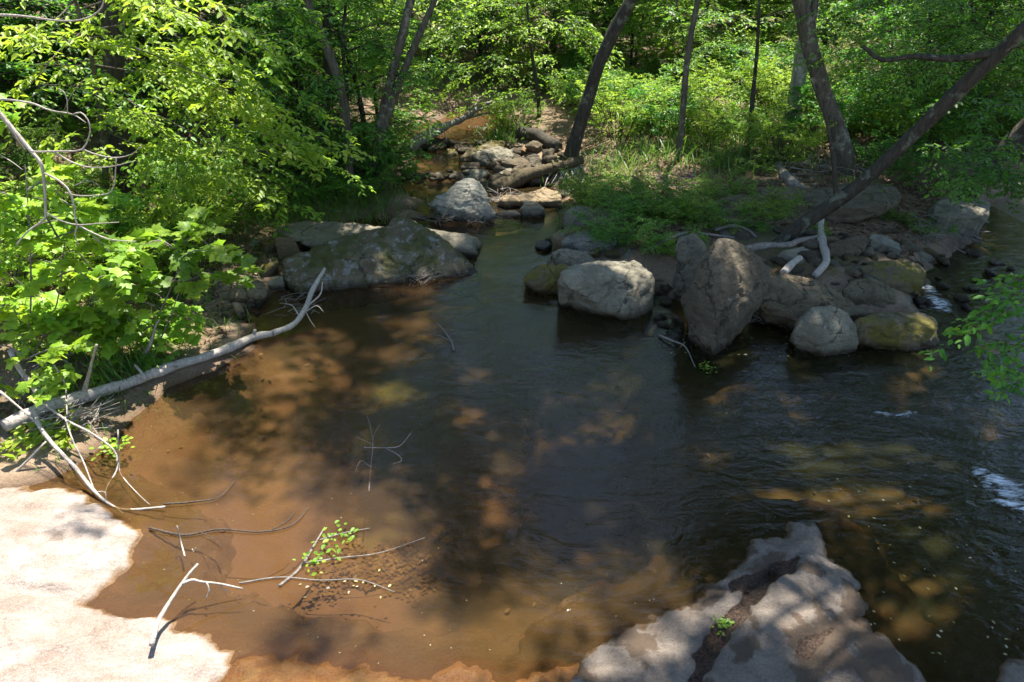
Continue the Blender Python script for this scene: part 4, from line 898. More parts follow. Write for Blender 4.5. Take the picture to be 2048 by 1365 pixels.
for ti, t in enumerate(TREES):
    root = empty(t['name'], t['b'], t['label'], 'tree'); tk, cw = MB(), MB(); o = t['b']
    P = t['P'] - o; n = 64; s = np.linspace(0, 1, n)
    P = np.vstack([P[:-1], [P[-2] + (P[-2] - P[-3]) / np.linalg.norm(P[-2] - P[-3]) * 1.6], P[-1:]]); Q = arc(P, n, 4); r = t['r0'] * .78 * (1 - .75 * s) * (1 + (t['flare'] - 1) * np.exp(-s * 45))
    # ring tube with own radii
    tb = MB(); path = tube(tb, Q, 1, 1, n, 14, t['rough'], .10)
    V = np.concatenate(tb.V); body = V[:n * 14].reshape(n, 14, 3); body = path[:, None] + (body - path[:, None]) * r[:, None, None]; V[:n * 14] = body.reshape(-1, 3); tb.V = [V]
    tk.V += tb.V; tk.A += tb.A; tk.F += [f + tk.n for f in tb.F]; tk.n += tb.n
    for ex, er in t['extra']:
        q = np.array([PY(e[0], e[1], t['b'][1] + (e[2] if len(e) > 2 else 0)) for e in ex]) - o
        tube(tk, q, er, er * .45, 26, 8, .12, .15)
    C = CP[near_i == ti] - o
    if len(C):
        k = max(3, len(C) // 24); cen = C[RNG.choice(len(C), k, replace=False)]
        for _ in range(4):
            a = np.argmin(((C[:, None] - cen[None]) ** 2).sum(-1), 1); cen = np.array([C[a == j].mean(0) if (a == j).any() else cen[j] for j in range(k)])
        for j in range(k):
            b = path[np.argmin(np.abs(path[:, 2] - max(4.8 - o[2], cen[j][2] - 1.6)) + .15 * np.hypot(*(path[:, :2] - cen[j][:2]).T))]
            mid = (b + cen[j]) / 2 + (0, 0, .35); lq = cr([b, mid, cen[j]], 12) + o; lq = lq - SUN[None] * (lq[:, 2:3] / SUN[2])
            if (sdf(lq[:, 0], lq[:, 1], SUNNY) < .1).any(): continue
            tube(tk, [b, mid, cen[j]], .05, .012, 12, 5)
        D = C - np.array([path[-1]]) * (1, 1, 0) ; D[:, 2] = RNG.normal(0, .5, len(C)); D[:, :2] += RNG.normal(0, 1., (len(C), 2))
        sprays(tk, cw, C - unit(D) * .36, D, RNG.uniform(.6, .95, len(C)), 5, 7, .14, .58, .2, .005, DIAM, .4, tone=RNG.uniform(.2, .8, len(C)))
    finish(root, [('trunk', tk, t['bark']), ('crown', cw, LEAF['canopy'])])
# ------------------------------------------------------------------ understory: bushes and saplings by place
def clear(x, y, h, r):
    """True when a plant here would stay off the open views of creek and rocks"""
    z = H(x, y)
    if sdf(np.array([x]), np.array([y]), WATER)[0] < r * .35: return False
    for f in (0., .25, .5, .75, 1.):
        for s in (-.6, 0, .6):
            u, v = proj((x + s * r, y, z + h * f))
            if 835 < u < 1010 and 232 < v < 440: return False
            if 1000 < u < 1150 and 262 < v < 445: return False
            if 1040 < u < 2048 and v > 345: return False
            if 560 < u < 1010 and v > 428: return False
    return True

random.seed(21)
def scatter(n, kinds, xr, yr, sc, label, cat, name, group, h=2, r=1, tries=40, mind=.6, test=True):
    done = []; k = 0
    while len(done) < n and k < n * tries:
        k += 1; y = random.uniform(*yr); a, b = xr(y) if callable(xr) else xr; x = random.uniform(a, b)
        if any((x - p) ** 2 + (y - q) ** 2 < mind ** 2 for p, q in done): continue
        s = random.uniform(*sc)
        if test and not clear(x, y, h * s, r * s): continue
        done.append((x, y)); plant(random.choice(kinds), x, y, s, label, cat, name, group)
# left bank thicket beside the upstream channel
scatter(11, ['s_mid', 's_deep', 's_spring'], (-7.5, -3.0), (13.5, 20), (.75, 1.1), 'leafy green sapling in the dense thicket on the bank beside the upstream channel', 'sapling', 'sapling', 'saplings in the upstream bank thicket', 4.5, 1.5, mind=1.0)
scatter(16, ['b_deep', 'b_deep', 'b_fine'], (-7, -2.4), (11.8, 15.5), (.7, 1.1), 'low dark green bush at the foot of the bank thicket by the pale slab', 'bush', 'bush', 'bushes at the foot of the bank thicket', 1.1, .8, mind=.55)
scatter(10, ['s_deep', 's_mid'], (-12.5, -6.5), (12, 19), (.8, 1.15), 'deep green sapling in the shaded slope behind the thick dark trunk', 'sapling', 'sapling', 'saplings on the shaded slope', 4.5, 1.5, mind=1.1)
scatter(14, ['b_deep', 'b_fine', 'b_deep'], (-9.5, -4.6), (9.2, 13), (.6, 1.0), 'dark low bush on the shaded litter slope under the drooping boughs', 'bush', 'bush', 'bushes on the shaded slope', 1.1, .8, mind=.6)
scatter(16, ['b_deep', 's_deep', 'b_deep'], (-13, -8), (8.5, 15), (.8, 1.1), 'dark bush on the high bank behind the drooping boughs', 'bush', 'bush', 'bushes on the high bank', 1.4, 1., mind=.9)
# centre, beyond the far water
scatter(16, ['s_spring', 's_mid', 's_mid'], (-5, 4), (20.5, 28), (.7, 1.0), 'mid green sapling arching over the far bend of the creek', 'sapling', 'sapling', 'saplings over the far bend', 4.5, 1.5, mind=1.1)
scatter(10, ['b_bright', 'b_deep'], (-.2, 3.0), (17.5, 22), (.7, 1.1), 'fresh green bush on the far bank beside the sunlit water', 'bush', 'bush', 'bushes by the far sunlit water', 1.3, .9, mind=.6)
# right flat, sunny shrubs
scatter(52, ['b_bright', 'b_bright', 'b_fine', 'b_deep'], (1.6, 9.8), (14.2, 21), (.7, 1.2), 'sunny yellow-green shrub on the flat beyond the leaning trees', 'shrub', 'shrub', 'sunny shrubs on the flat', 1.2, .9, mind=.55)
scatter(9, ['s_spring', 's_mid'], (1.5, 12), (20, 26), (.7, 1.05), 'light green sapling behind the sunny shrubs', 'sapling', 'sapling', 'saplings behind the sunny shrubs', 4.5, 1.5, mind=1.2)
scatter(13, ['b_olive', 'b_olive', 'b_deep'], (7.2, 13), (13.2, 18), (.75, 1.1), 'tangled olive shrub woven with dead stems on the far right flat', 'shrub', 'shrub', 'tangled olive shrubs', 2.2, 1.4, mind=.9)
scatter(9, ['s_deep', 's_mid'], (8.5, 15), (15, 22), (.8, 1.1), 'deep green sapling behind the tangled olive shrubs', 'sapling', 'sapling', 'saplings behind the olive shrubs', 4.5, 1.5, mind=1.2)
scatter(8, ['b_deep', 's_deep'], (9.0, 13), (10.5, 13), (.6, .9), 'dark bush in deep shade across the side channel', 'bush', 'bush', 'dark bushes across the side channel', 3.0, 1.2, mind=.8)
# the woods beyond
scatter(64, ['far'], lambda y: (-.85 * y - 2, .85 * y + 2), (26, 62), (.85, 1.25), 'woodland tree with low leafy branches in the far woods', 'tree', 'woodland_tree', 'trees in the far woods', 8, 2.5, mind=2.4, test=False)
scatter(60, ['b_deep', 'b_bright', 's_mid'], lambda y: (-.8 * y, .8 * y), (25, 50), (1.4, 2.0), 'undergrowth bush between the trees of the far woods', 'bush', 'bush', 'undergrowth in the far woods', 2, 1.5, mind=1.6, test=False)
# tall crowns of the woods over the left slope and the flat (out of the frame, they shade it)
# ---- single bushes the photograph shows on the right bank
for px, py, k, s, i, lab in [
 (1215, 415, 'b_fine', 1.0, 0, 'bright fine-leaved bush at the channel end of the right bank thicket'),
 (1290, 440, 'b_fine', 1.05, 1, 'fine-leaved dark green bush spilling over the pale bluish slab'),
 (1255, 480, 'b_fine', .85, 1, 'dense low bush draped over rocks right behind the blocky pale boulder'),
 (1350, 430, 'b_fine', .95, 0, 'fine-leaved bush around the rounded brown boulder'),
 (1420, 440, 'b_fine', .8, 1, 'small dark bush before the low sandy slab'),
 (1530, 430, 'b_fine', .65, 0, 'thin open bush at the foot of the leaning lichen-spotted tree'),
 (1350, 500, 'b_fine', .5, 0, 'small sprig bush above the tall standing slab'),
 (1180, 395, 'b_fine', .6, 0, 'feathery bush beside the exposed roots'),
 (1560, 330, 'b_bright', .95, 0, 'vivid green bush on the break of the pale broken log'),
 (1720, 400, 'b_fine', .55, 0, 'ivy-like bush climbing the foot of the leaning tree'),
 (1840, 380, 'b_deep', .7, 0, 'shaded bush on the bank above the square grey block'),
 (1010, 262, 'b_bright', .6, 0, 'bright grassy bush at the corner of the far sunlit water'),
 (1450, 395, 'b_fine', .6, 0, 'sparse fine bush beside the low sandy slab'),
 (1490, 450, 'b_fine', .45, 1, 'low dark sprig bush on twigs behind the huge leaning boulder'),
 (1620, 470, 'b_fine', .3, 0, 'tiny fern-like bush at the foot of the white driftwood'),
 (1790, 440, 'b_fine', .4, 1, 'small dark bush in the hollow under the overhanging slab'),
 (1860, 470, 'b_deep', .4, 1, 'dark leafy bush among the hanging roots'),
 (1460, 345, 'b_fine', .7, 1, 'fine-leaved bush in leaf litter behind the low sandy slab'),
 (1760, 345, 'b_deep', .7, 0, 'dark bush beside the root flare of the stout forked tree'),
 (792, 335, 'b_deep', .55, 0, 'bush hanging over the upper channel under the twin-stemmed tree'),
 (785, 285, 'b_deep', .7, 1, 'green bush closing in on the head of the upper channel'),
 (1040, 245, 'b_bright', .8, 1, 'bright bush crowding the far bend of the sunlit water'),
 (1480, 310, 'b_bright', .7, 1, 'pale yellow-green bush at the edge of the leaf litter')]:
    plant_px(k, px, py, s, lab, 'bush', 'bush', None, i)

# ------------------------------------------------------------------ near left: boughs, lobed shrubs
def bough_plant(name, label, cat, foot, stems, boughs, lk, leaf, tmpl, lw, K, M, L, n_per, bark, r_stem=.03, droop=.3, seed=0, spread=.25, hang=.3, flat=.4, z0=None):
    """stems: polylines of (px, py, Y); boughs the same, each carrying sprays"""
    rng = np.random.default_rng(seed); tk, fo = MB(), MB(); o = np.array(foot, float)
    for st, r in stems: tube(tk, px_path(st) - o if not isinstance(st[0], np.ndarray) else np.array(st) - o, r, r * .35, None, 8, .14, .15)
    P, D, Ls = [], [], []
    for bo in boughs:
        q = tube(tk, px_path(bo) - o, .012, .003, 20, 5); T = np.gradient(q, axis=0)
        m = int(n_per * max(.5, np.linalg.norm(q[-1] - q[0])))
        for _ in range(m):
            i = int(rng.uniform(.12, 1) * 19); d = unit(T[i]); sd = unit(np.cross(d, (0, 0, 1.)))
            P.append(q[i] + rng.normal(0, spread, 3) * (1, 1, .28)); D.append(d * .8 + sd * rng.choice([-1, 1]) * rng.uniform(.2, 1.) + (0, 0, rng.normal(0, .2))); Ls.append(rng.uniform(*L))
    sprays(tk, fo, P, D, np.array(Ls), K, M, leaf, lw, droop, .0028, tmpl, flat, rng, hang, rng.uniform(.05, .95, len(P)))
    root = empty(name, o, label, cat); return finish(root, [('trunk', tk, bark), ('crown', fo, LEAF[lk])])

f0 = G(212, 420)
bough_plant('tree', 'young tree with long drooping boughs of bright oval leaves over the near bank', 'tree', f0,
  [([(214, 420, f0[1]), (208, 300, 10.8), (198, 200, 10.5), (180, 100, 10.2), (150, 0, 10.), (120, -90, 9.8)], .055)],
  [[(180, 60, 10.0), (300, 50, 9.6), (400, 110, 9.3), (460, 200, 9.0)], [(190, 130, 10.2), (290, 150, 9.6), (380, 200, 9.2), (470, 255, 8.9), (555, 275, 8.8)],
   [(195, 170, 10.3), (270, 210, 9.8), (330, 270, 9.4), (370, 330, 9.2), (372, 395, 9.0)], [(185, 90, 10.1), (260, 95, 9.5), (330, 120, 9.0), (420, 160, 8.8), (500, 220, 8.7)],
   [(160, 20, 9.9), (260, -10, 9.4), (360, 20, 9.0), (440, 60, 8.9), (480, 110, 8.9)], [(150, 0, 10.0), (110, 40, 9.4), (60, 60, 9.0), (20, 80, 8.8)],
   [(170, 60, 10.2), (120, 100, 9.6), (80, 150, 9.2), (40, 190, 9.0)], [(150, -20, 10.0), (210, -30, 9.4), (300, -40, 9.0), (400, -10, 9.0)],
   [(205, 260, 10.8), (270, 290, 10.4), (330, 320, 10.2), (420, 330, 10.0), (470, 350, 9.9)], [(200, 220, 10.6), (310, 230, 10.2), (430, 290, 9.9), (520, 300, 9.8), (590, 320, 9.8)],
   [(190, 140, 10.4), (150, 180, 10.0), (120, 240, 9.8), (100, 290, 9.6)]],
  'bright', .115, OVAL, .5, 6, 8, (.45, .9), 4.6, M_BARK2, droop=.24, seed=31, hang=.25, flat=.3)
f1 = G(420, 400)
bough_plant('tree', 'layered mid green young tree behind the drooping bright boughs', 'tree', (f1[0], f1[1] + .8, H(f1[0], f1[1] + .8)),
  [([(425, 400, f1[1] + .8), (430, 250, f1[1] + .7), (440, 100, f1[1] + .6), (450, -60, f1[1] + .5)], .05)],
  [[(440, 60, 11.4), (520, 70, 11.0), (600, 110, 10.7)], [(435, 160, 11.4), (520, 170, 11), (610, 220, 10.8)], [(432, 240, 11.4), (520, 270, 10.9), (640, 330, 10.6)], [(430, 290, 11.4), (500, 350, 10.8), (570, 390, 10.5)],
   [(440, 20, 11.3), (520, 0, 11.), (620, 30, 10.8)], [(435, 200, 11.4), (380, 240, 10.8), (330, 300, 10.4)], [(430, 120, 11.5), (360, 130, 11), (290, 170, 10.7)]],
  'spring', .11, OVAL, .48, 5, 7, (.5, .9), 5.5, M_BARK, seed=32, flat=.3, droop=.35)

def lobed(label, foot, stems, boughs, seed, lk='bright', leaf=.108, n=9, L=(.3, .55), K=4, M=5):
    f = G(*foot); f = np.array([f[0], f[1] + .3, H(f[0], f[1] + .3)]); Y = f[1]
    return bough_plant('lobed_leaf_shrub', label, 'shrub', f, [([(p, q, Y + d) for p, q, d in s], .012) for s in stems], [[(p, q - 38, Y + d * .4 + .1) for p, q, d in s] for s in boughs], lk, leaf, LOBE, .95, K, M, L, n, M_DRIFT2, seed=seed, droop=.16, spread=.12, hang=.2, flat=.42)
lobed('tall bright lobed-leaf shrub heaped against the pale bare branches', (40, 760), [[(40, 760, 0), (60, 640, .0), (60, 480, -.1), (50, 330, -.2)], [(40, 760, 0), (110, 620, .0), (130, 480, -.1)]],
  [[(55, 560, 0), (100, 520, -.2), (160, 500, -.3), (200, 520, -.4)], [(60, 480, 0), (20, 430, -.2), (-30, 420, -.3)], [(55, 420, -.1), (90, 400, -.3), (120, 430, -.4)], [(50, 340, -.2), (20, 300, -.3), (-10, 270, -.4)], [(60, 620, 0), (20, 590, -.3), (-30, 570, -.4)], [(100, 600, 0), (150, 580, -.2), (190, 610, -.3)], [(60, 520, 0), (30, 500, -.4), (0, 510, -.5)], [(120, 520, 0), (90, 470, -.3), (60, 440, -.5)], [(50, 700, 0), (20, 650, -.3), (-20, 660, -.3)], [(60, 680, 0), (110, 660, -.2), (160, 670, -.2)]], 41)
lobed('bright shrub of broad lobed leaves hanging above the log end', (150, 740), [[(150, 740, 0), (180, 640, 0), (190, 560, -.1)]],
  [[(170, 680, 0), (120, 650, -.2), (80, 640, -.3)], [(180, 640, 0), (220, 600, -.2), (240, 610, -.3)], [(185, 580, 0), (150, 540, -.2), (110, 560, -.3)], [(175, 660, 0), (210, 680, -.2), (245, 690, -.2)], [(150, 720, 0), (100, 720, -.2), (60, 740, -.3)]], 42, n=5)
lobed('cooler green lobed-leaf shrub leaning out over the muddy shore', (285, 745), [[(285, 745, 0), (310, 650, .0), (345, 570, 0), (365, 520, 0)], [(285, 745, 0), (330, 660, 0), (360, 580, .1)]],
  [[(345, 570, 0), (390, 540, -.1), (435, 545, -.2)], [(355, 540, 0), (320, 520, -.1), (280, 530, -.2)], [(330, 610, 0), (290, 600, -.2), (250, 610, -.3)], [(335, 600, 0), (370, 600, -.2), (400, 590, -.3)], [(360, 530, 0), (390, 510, 0), (420, 530, -.1)], [(310, 650, 0), (270, 640, -.2), (235, 660, -.3)]], 43, 'spring', .12, 6)
lobed('small lobed-leaf shrub sprouting beside the fallen log bend', (290, 760), [[(290, 760, 0), (292, 720, 0), (285, 690, 0)]], [[(290, 740, 0), (310, 750, -.15), (325, 770, -.2)], [(288, 710, 0), (270, 690, -.1), (250, 690, -.1)], [(286, 700, 0), (305, 690, -.1), (320, 700, -.1)]], 44, 'spring', .085, 8, (.2, .35))
lobed('low bright shrub covering the broken end of the fallen log', (25, 860), [[(25, 860, 0), (40, 800, 0), (50, 740, -.1)]],
  [[(40, 800, 0), (80, 780, -.15), (120, 790, -.2)], [(35, 820, 0), (0, 800, -.1), (-30, 800, -.1)], [(45, 760, 0), (90, 740, -.1), (130, 730, -.2)], [(35, 840, 0), (50, 850, -.2), (55, 880, -.25)], [(48, 750, 0), (10, 730, -.1), (-20, 740, -.1)]], 45, 'bright', .10, 5)
lobed('leafy shrub on the slope behind the lobed-leaf heap', (120, 560), [[(120, 560, 0), (140, 480, 0), (150, 400, 0)]], [[(140, 500, 0), (190, 470, -.1), (240, 480, -.2)], [(145, 450, 0), (100, 430, -.1), (50, 440, -.2)], [(140, 520, 0), (200, 520, -.1), (260, 540, -.2)], [(150, 410, 0), (180, 400, -.1), (210, 420, -.2)], [(130, 540, 0), (80, 510, -.2), (30, 520, -.3)]], 46, 'spring', .115, 5)
lobed('bright heap of lobed leaves at the edge of the pale curling branches', (20, 640), [[(20, 640, 0), (40, 540, 0), (60, 450, 0)], [(20, 640, 0), (0, 520, 0)]],
  [[(40, 560, 0), (90, 560, -.2), (140, 580, -.3)], [(50, 500, 0), (110, 480, -.2), (170, 500, -.3)], [(55, 460, 0), (20, 440, -.2), (-20, 450, -.3)], [(30, 600, 0), (80, 620, -.2), (120, 650, -.3)], [(10, 560, 0), (-20, 600, -.2), (-40, 640, -.3)], [(40, 540, 0), (30, 600, -.3), (40, 660, -.4)]], 47, n=6)
lobed('yellow-green lobed shrub filling the bank right above the bleached log', (215, 720), [[(215, 720, 0), (230, 660, 0), (240, 600, 0)], [(215, 720, 0), (190, 650, 0)]],
  [[(225, 680, 0), (260, 690, -.1), (280, 720, -.15)], [(230, 650, 0), (200, 640, -.2), (160, 660, -.3)], [(238, 610, 0), (280, 610, -.1), (320, 630, -.2)], [(240, 600, 0), (210, 590, -.1), (170, 610, -.2)], [(200, 680, 0), (160, 710, -.2), (130, 730, -.3)]], 48, n=6)
lobed('low lobed shrub tangled with the upper limbs of the bare dead branch', (70, 790), [[(70, 790, 0), (90, 740, 0), (100, 690, 0)]],
  [[(85, 750, 0), (130, 760, -.1), (165, 790, -.2)], [(95, 710, 0), (60, 700, -.1), (20, 720, -.2)], [(98, 700, 0), (140, 700, -.1), (180, 720, -.2)], [(80, 770, 0), (50, 790, -.15), (20, 830, -.25)]], 49, n=6)
scatter(16, ['b_bright'], (-7.0, -4.5), (6.6, 10.5), (.55, .9), 'bright low bush filling the near bank behind the fallen log', 'bush', 'bush', 'low bushes behind the fallen log', 1.2, .8, mind=.45)

# near right: hanging bough of oval leaves
f2 = np.array([6.4, 4.9, 0.0])
bough_plant('tree', 'overhanging branch of glossy oval leaves above the dark water', 'tree', f2,
  [([np.array([6.4, 4.9, -.2]), np.array([6.2, 5.2, 1.5]), np.array([5.9, 5.5, 2.6]), np.array([5.5, 5.8, 3.4])], .07)],
  [[(2230, 520, 5.6), (2120, 570, 5.6), (2030, 610, 5.55), (1960, 660, 5.5)], [(2230, 560, 5.6), (2130, 640, 5.6), (2050, 690, 5.55), (1965, 720, 5.5)], [(2220, 640, 5.6), (2120, 720, 5.6), (2030, 760, 5.6)], [(2230, 480, 5.7), (2120, 540, 5.8), (2040, 580, 5.8)]],
  'mid', .10, OVAL, .5, 4, 5, (.3, .5), 6.5, M_TWIG, seed=51, droop=.3, spread=.08)
f3 = G(2075, 440)
bough_plant('tree', 'shaded sapling with thin dark boughs crossing before the side channel', 'tree', f3,
  [([(2090, 440, f3[1]), (2085, 350, f3[1]), (2075, 250, f3[1]), (2060, 100, f3[1])], .05)],
  [[(2080, 350, 10.), (2010, 340, 9.4), (1940, 330, 9.), (1890, 350, 8.8)], [(2085, 360, 10.), (2000, 360, 9.4), (1930, 350, 9.2)], [(2080, 300, 10.), (2020, 290, 9.4), (1960, 300, 9.)], [(2075, 220, 10), (2000, 210, 9.5), (1940, 240, 9.2)]],
  'deep', .085, OVAL, .5, 5, 6, (.35, .65), 7, M_BARK, seed=52)
# branches of understory leaves sweeping in at the upper right
f4 = G(1900, 330)
bough_plant('tree', 'broad layered tree filling the upper corner with fine dappled leaves', 'tree', (f4[0] + .6, f4[1] + 1.5, H(f4[0] + .6, f4[1] + 1.5)),
  [([(1960, 330, f4[1] + 1.5), (1960, 200, f4[1] + 1.4), (1950, 60, f4[1] + 1.2), (1930, -80, f4[1] + 1)], .07)],
  [[(1955, 60, 14.5), (1850, 50, 13.6), (1750, 70, 13), (1660, 110, 12.6)], [(1955, 100, 14.5), (1860, 130, 13.6), (1770, 170, 13)], [(1955, 20, 14.5), (1850, 0, 13.5), (1740, 10, 13), (1650, 40, 12.6)], [(1958, 120, 14.5), (2030, 110, 13.6), (2090, 140, 13)], [(1955, 40, 14.5), (2040, 20, 13.6), (2100, 40, 13)], [(1958, 170, 14.5), (1890, 200, 13.8), (1830, 220, 13.4)], [(1950, 0, 14.4), (1880, -20, 13.6), (1800, -10, 13)], [(1955, 80, 14.4), (1900, 90, 12.6), (1850, 110, 12)], [(1955, 60, 14.4), (2000, 80, 12.6), (2040, 100, 12)]],
  'mid', .085, DIAM, .5, 6, 8, (.6, 1.1), 6.5, M_BARK, seed=53, spread=.35)
f5 = G(1500, 290)
bough_plant('tree', 'tree with a long thin limb reaching across between the slender and the forked tree', 'tree', f5,
  [([(1500, 290, f5[1]), (1505, 200, f5[1]), (1515, 90, f5[1]), (1520, -60, f5[1])], .06)],
  [[(1512, 110, 16.5), (1440, 95, 16), (1380, 105, 15.6)], [(1512, 90, 16.5), (1580, 95, 16), (1640, 110, 15.6)], [(1515, 50, 16.5), (1450, 30, 16), (1390, 20, 15.5)], [(1515, 40, 16.5), (1580, 20, 15.8), (1650, 20, 15.4)], [(1508, 160, 16.5), (1450, 170, 16), (1410, 200, 15.8)]],
  'mid', .10, DIAM, .5, 6, 7, (.6, 1.0), 5, M_BARK, seed=54, spread=.3)
f6 = G(1060, 262)
bough_plant('tree', 'leafy tree leaning over the far channel in front of the dark rough trunk', 'tree', (f6[0], f6[1] + 1, H(f6[0], f6[1] + 1)),
  [([(1080, 262, f6[1] + 1), (1075, 180, f6[1] + 1), (1060, 80, f6[1] + .9), (1050, -60, f6[1] + .8)], .06)],
  [[(1070, 130, 18.5), (1000, 120, 17.8), (930, 150, 17.2)], [(1065, 60, 18.5), (980, 40, 17.6), (900, 60, 17)], [(1070, 150, 18.5), (1130, 150, 17.6), (1180, 180, 17)], [(1065, 50, 18.5), (1140, 40, 17.4), (1220, 70, 17)], [(1062, 10, 18.5), (1000, -10, 17.4), (930, 0, 17)], [(1075, 180, 18.6), (1030, 190, 18), (980, 200, 17.6)]],
  'spring', .12, DIAM, .5, 6, 7, (.7, 1.1), 7, M_BARK, seed=55, spread=.35)
# ------------------------------------------------------------------ logs, dead branches, driftwood
def gp(px, py, up=0., lift=0.):
    p = G(px, py); return p + (0, 0, up)
def wood(name, label, cat, m, lines, group=None, parts=None, root_at=None):
    """lines: [(name, [3d points], r0, r1)] the first is the body, the others its branches"""
    o = np.array(root_at if root_at is not None else lines[0][1][0], float); o = np.array([o[0], o[1], max(o[2] - lines[0][2], -.3)])
    root = empty(name, o, label, cat, group)
    for nm, pts, r0, r1 in lines:
        mb = MB(); P = np.array(pts) - o; ln = np.linalg.norm(np.diff(P, axis=0), axis=1).sum()
        tube(mb, P, r0, r1, max(10, int(ln / .05)), 10 if r0 > .03 else 6, .16 if r0 > .03 else .1, .22)
        mb.build(nm, m, root)
    return root

L = [gp(18, 872, .10), gp(100, 832, .10), gp(200, 800, .085), gp(275, 774, .08), gp(345, 748, .075), gp(420, 722, .07), gp(470, 702, .065), gp(512, 684, .065), PY(545, 667, gp(545, 678)[1])]
b = L[-1]; yb = b[1]
wood('fallen_log', 'long bleached fallen log on the sandy shore with its crooked thin end over the water', 'log', M_DRIFT, [
 ('trunk', L, .060, .044),
 ('limb', [b, PY(588, 648, yb + .2), PY(612, 615, yb + .45), PY(625, 580, yb + .7), PY(650, 537, yb + .95)], .05, .02),
 ('branch_stub', [PY(498, 692, L[7][1]), PY(506, 672, L[7][1]), PY(510, 660, L[7][1])], .025, .018),
 ('branch_stub', [gp(335, 752, .1), PY(345, 738, L[4][1]), PY(352, 728, L[4][1] - .05)], .02, .012),
 ('branch_stub', [gp(283, 772, .13), PY(290, 756, L[3][1]), PY(270, 730, L[3][1] + .1)], .026, .012),
 ('branch', [PY(612, 615, yb + .45), PY(640, 590, yb + .5), PY(645, 565, yb + .6)], .012, .004),
 ('branch', [PY(604, 630, yb + .35), PY(632, 612, yb + .3), PY(648, 625, yb + .2)], .010, .003),
 ('branch', [PY(600, 635, yb + .3), PY(585, 612, yb + .4), PY(570, 608, yb + .4)], .010, .003),
 ('branch', [PY(610, 620, yb + .4), PY(620, 640, yb + .25), PY(630, 655, yb + .1)], .008, .003)])
# dead grey branch tangle at the near shore
Y = lambda px, py, y: PY(px, py, y)
wood('dead_branch', 'bare pinkish grey dead branch sprawling from the bank onto the pale ledge', 'branch', M_DRIFT, [
 ('limb', [Y(20, 700, 5.75), Y(41, 741, 5.65), Y(68, 776, 5.55), Y(76, 800, 5.4), Y(70, 818, 5.3), Y(78, 850, 5.1), Y(105, 888, 4.95), Y(150, 935, 4.75), Y(188, 982, 4.55), Y(225, 1012, 4.42), Y(258, 1020, 4.38), Y(330, 1014, 4.36)], 0.0259, 0.0115),
 ('branch', [Y(76, 798, 5.4), Y(132, 840, 5.2), Y(180, 865, 5.1), Y(220, 893, 5.), Y(234, 915, 4.95), Y(233, 942, 4.85), Y(215, 972, 4.7), Y(210, 992, 4.6)], 0.0130, 0.0050),
 ('branch', [Y(0, 783, 5.3), Y(50, 825, 5.2), Y(78, 852, 5.1)], 0.0115, 0.0101),
 ('branch', [Y(130, 835, 5.2), Y(145, 880, 5.), Y(166, 922, 4.85), Y(183, 966, 4.65), Y(190, 985, 4.55)], 0.0079, 0.0050),
 ('branch', [Y(236, 860, 5.), Y(238, 935, 4.9), Y(250, 960, 4.75), Y(280, 992, 4.5), Y(300, 1010, 4.42)], 0.0072, 0.0036),
 ('branch', [Y(225, 1012, 4.42), Y(265, 1040, 4.3), Y(300, 1062, 4.15), Y(340, 1072, 4.1)], 0.0086, 0.0029),
 ('branch', [Y(-15, 972, 4.75), Y(30, 945, 4.8), Y(92, 884, 4.95)], 0.0144, 0.0094),
 ('branch', [Y(190, 985, 4.55), Y(210, 985, 4.5), Y(212, 1005, 4.45)], 0.0072, 0.0036),
 ('branch', [Y(108, 730, 5.7), Y(130, 770, 5.6), Y(134, 830, 5.2)], 0.0072, 0.0058)], root_at=gp(60, 930))
for st, lab in (([(162, 805), (175, 760), (185, 720), (193, 690)], 'pale split snag standing upright behind the fallen log'),
                ([(275, 725), (300, 690), (310, 655), (318, 640)], 'thin leaning dead stem at the back of the shore grass'),
                ([(135, 715), (155, 700), (165, 678)], 'short pale dead stub among bright lobed leaves')):
    f = gp(*st[0]); wood('snag', lab, 'snag', M_DRIFT, [('stem', [f] + [PY(a, c, f[1] - .03 * i) for i, (a, c) in enumerate(st[1:])], .026, .012)])
V = 6.0
sg = lambda pts, dy=0.: [PY(a, c, V + dy - .0012 * a) for a, c in pts]
ft = gp(-70, 800)
wood('dead_sapling', 'dead sapling with pale curling leafless branches above the lobed leaves', 'sapling', M_DRIFT, [
 ('trunk', [ft, PY(-80, 560, 6.3), PY(-60, 330, 6.1), PY(-25, 205, 6.0), PY(0, 228, 6.0), PY(35, 270, 5.98), PY(63, 303, 5.95), PY(82, 328, 5.9), PY(88, 362, 5.9), PY(91, 420, 5.88), PY(87, 440, 5.85), PY(55, 464, 5.8), PY(33, 490, 5.75)], .030, .006),
 ('branch', sg([(-25, 205), (0, 199), (60, 206), (100, 221), (145, 229), (172, 246)]), .010, .004),
 ('branch', sg([(145, 229), (163, 226), (178, 245), (179, 270), (165, 299), (135, 303), (108, 303), (75, 304), (63, 303)]), .006, .009),
 ('branch', sg([(165, 299), (195, 310), (232, 316), (265, 308), (284, 289)]), .007, .003),
 ('branch', sg([(108, 304), (145, 325), (180, 335), (225, 333), (270, 322)]), .007, .003),
 ('branch', sg([(85, 345), (115, 360), (137, 380), (148, 410), (151, 440), (155, 452), (150, 468), (157, 492)]), .009, .004),
 ('branch', sg([(92, 425), (120, 441), (155, 450), (200, 447), (238, 445)]), .006, .003),
 ('branch', sg([(158, 452), (190, 468), (225, 480), (272, 483)]), .006, .003),
 ('branch', sg([(232, 316), (231, 345), (228, 370), (215, 388), (160, 392), (130, 385)]), .006, .003),
 ('branch', sg([(135, 225), (134, 200), (128, 185), (118, 178)]), .005, .003),
 ('branch', sg([(0, 310), (25, 325), (45, 340)], .1), .006, .003),
 ('branch', sg([(-20, 30), (40, 32), (120, 42), (170, 38), (200, 20), (210, -5)], .2), .012, .005)])

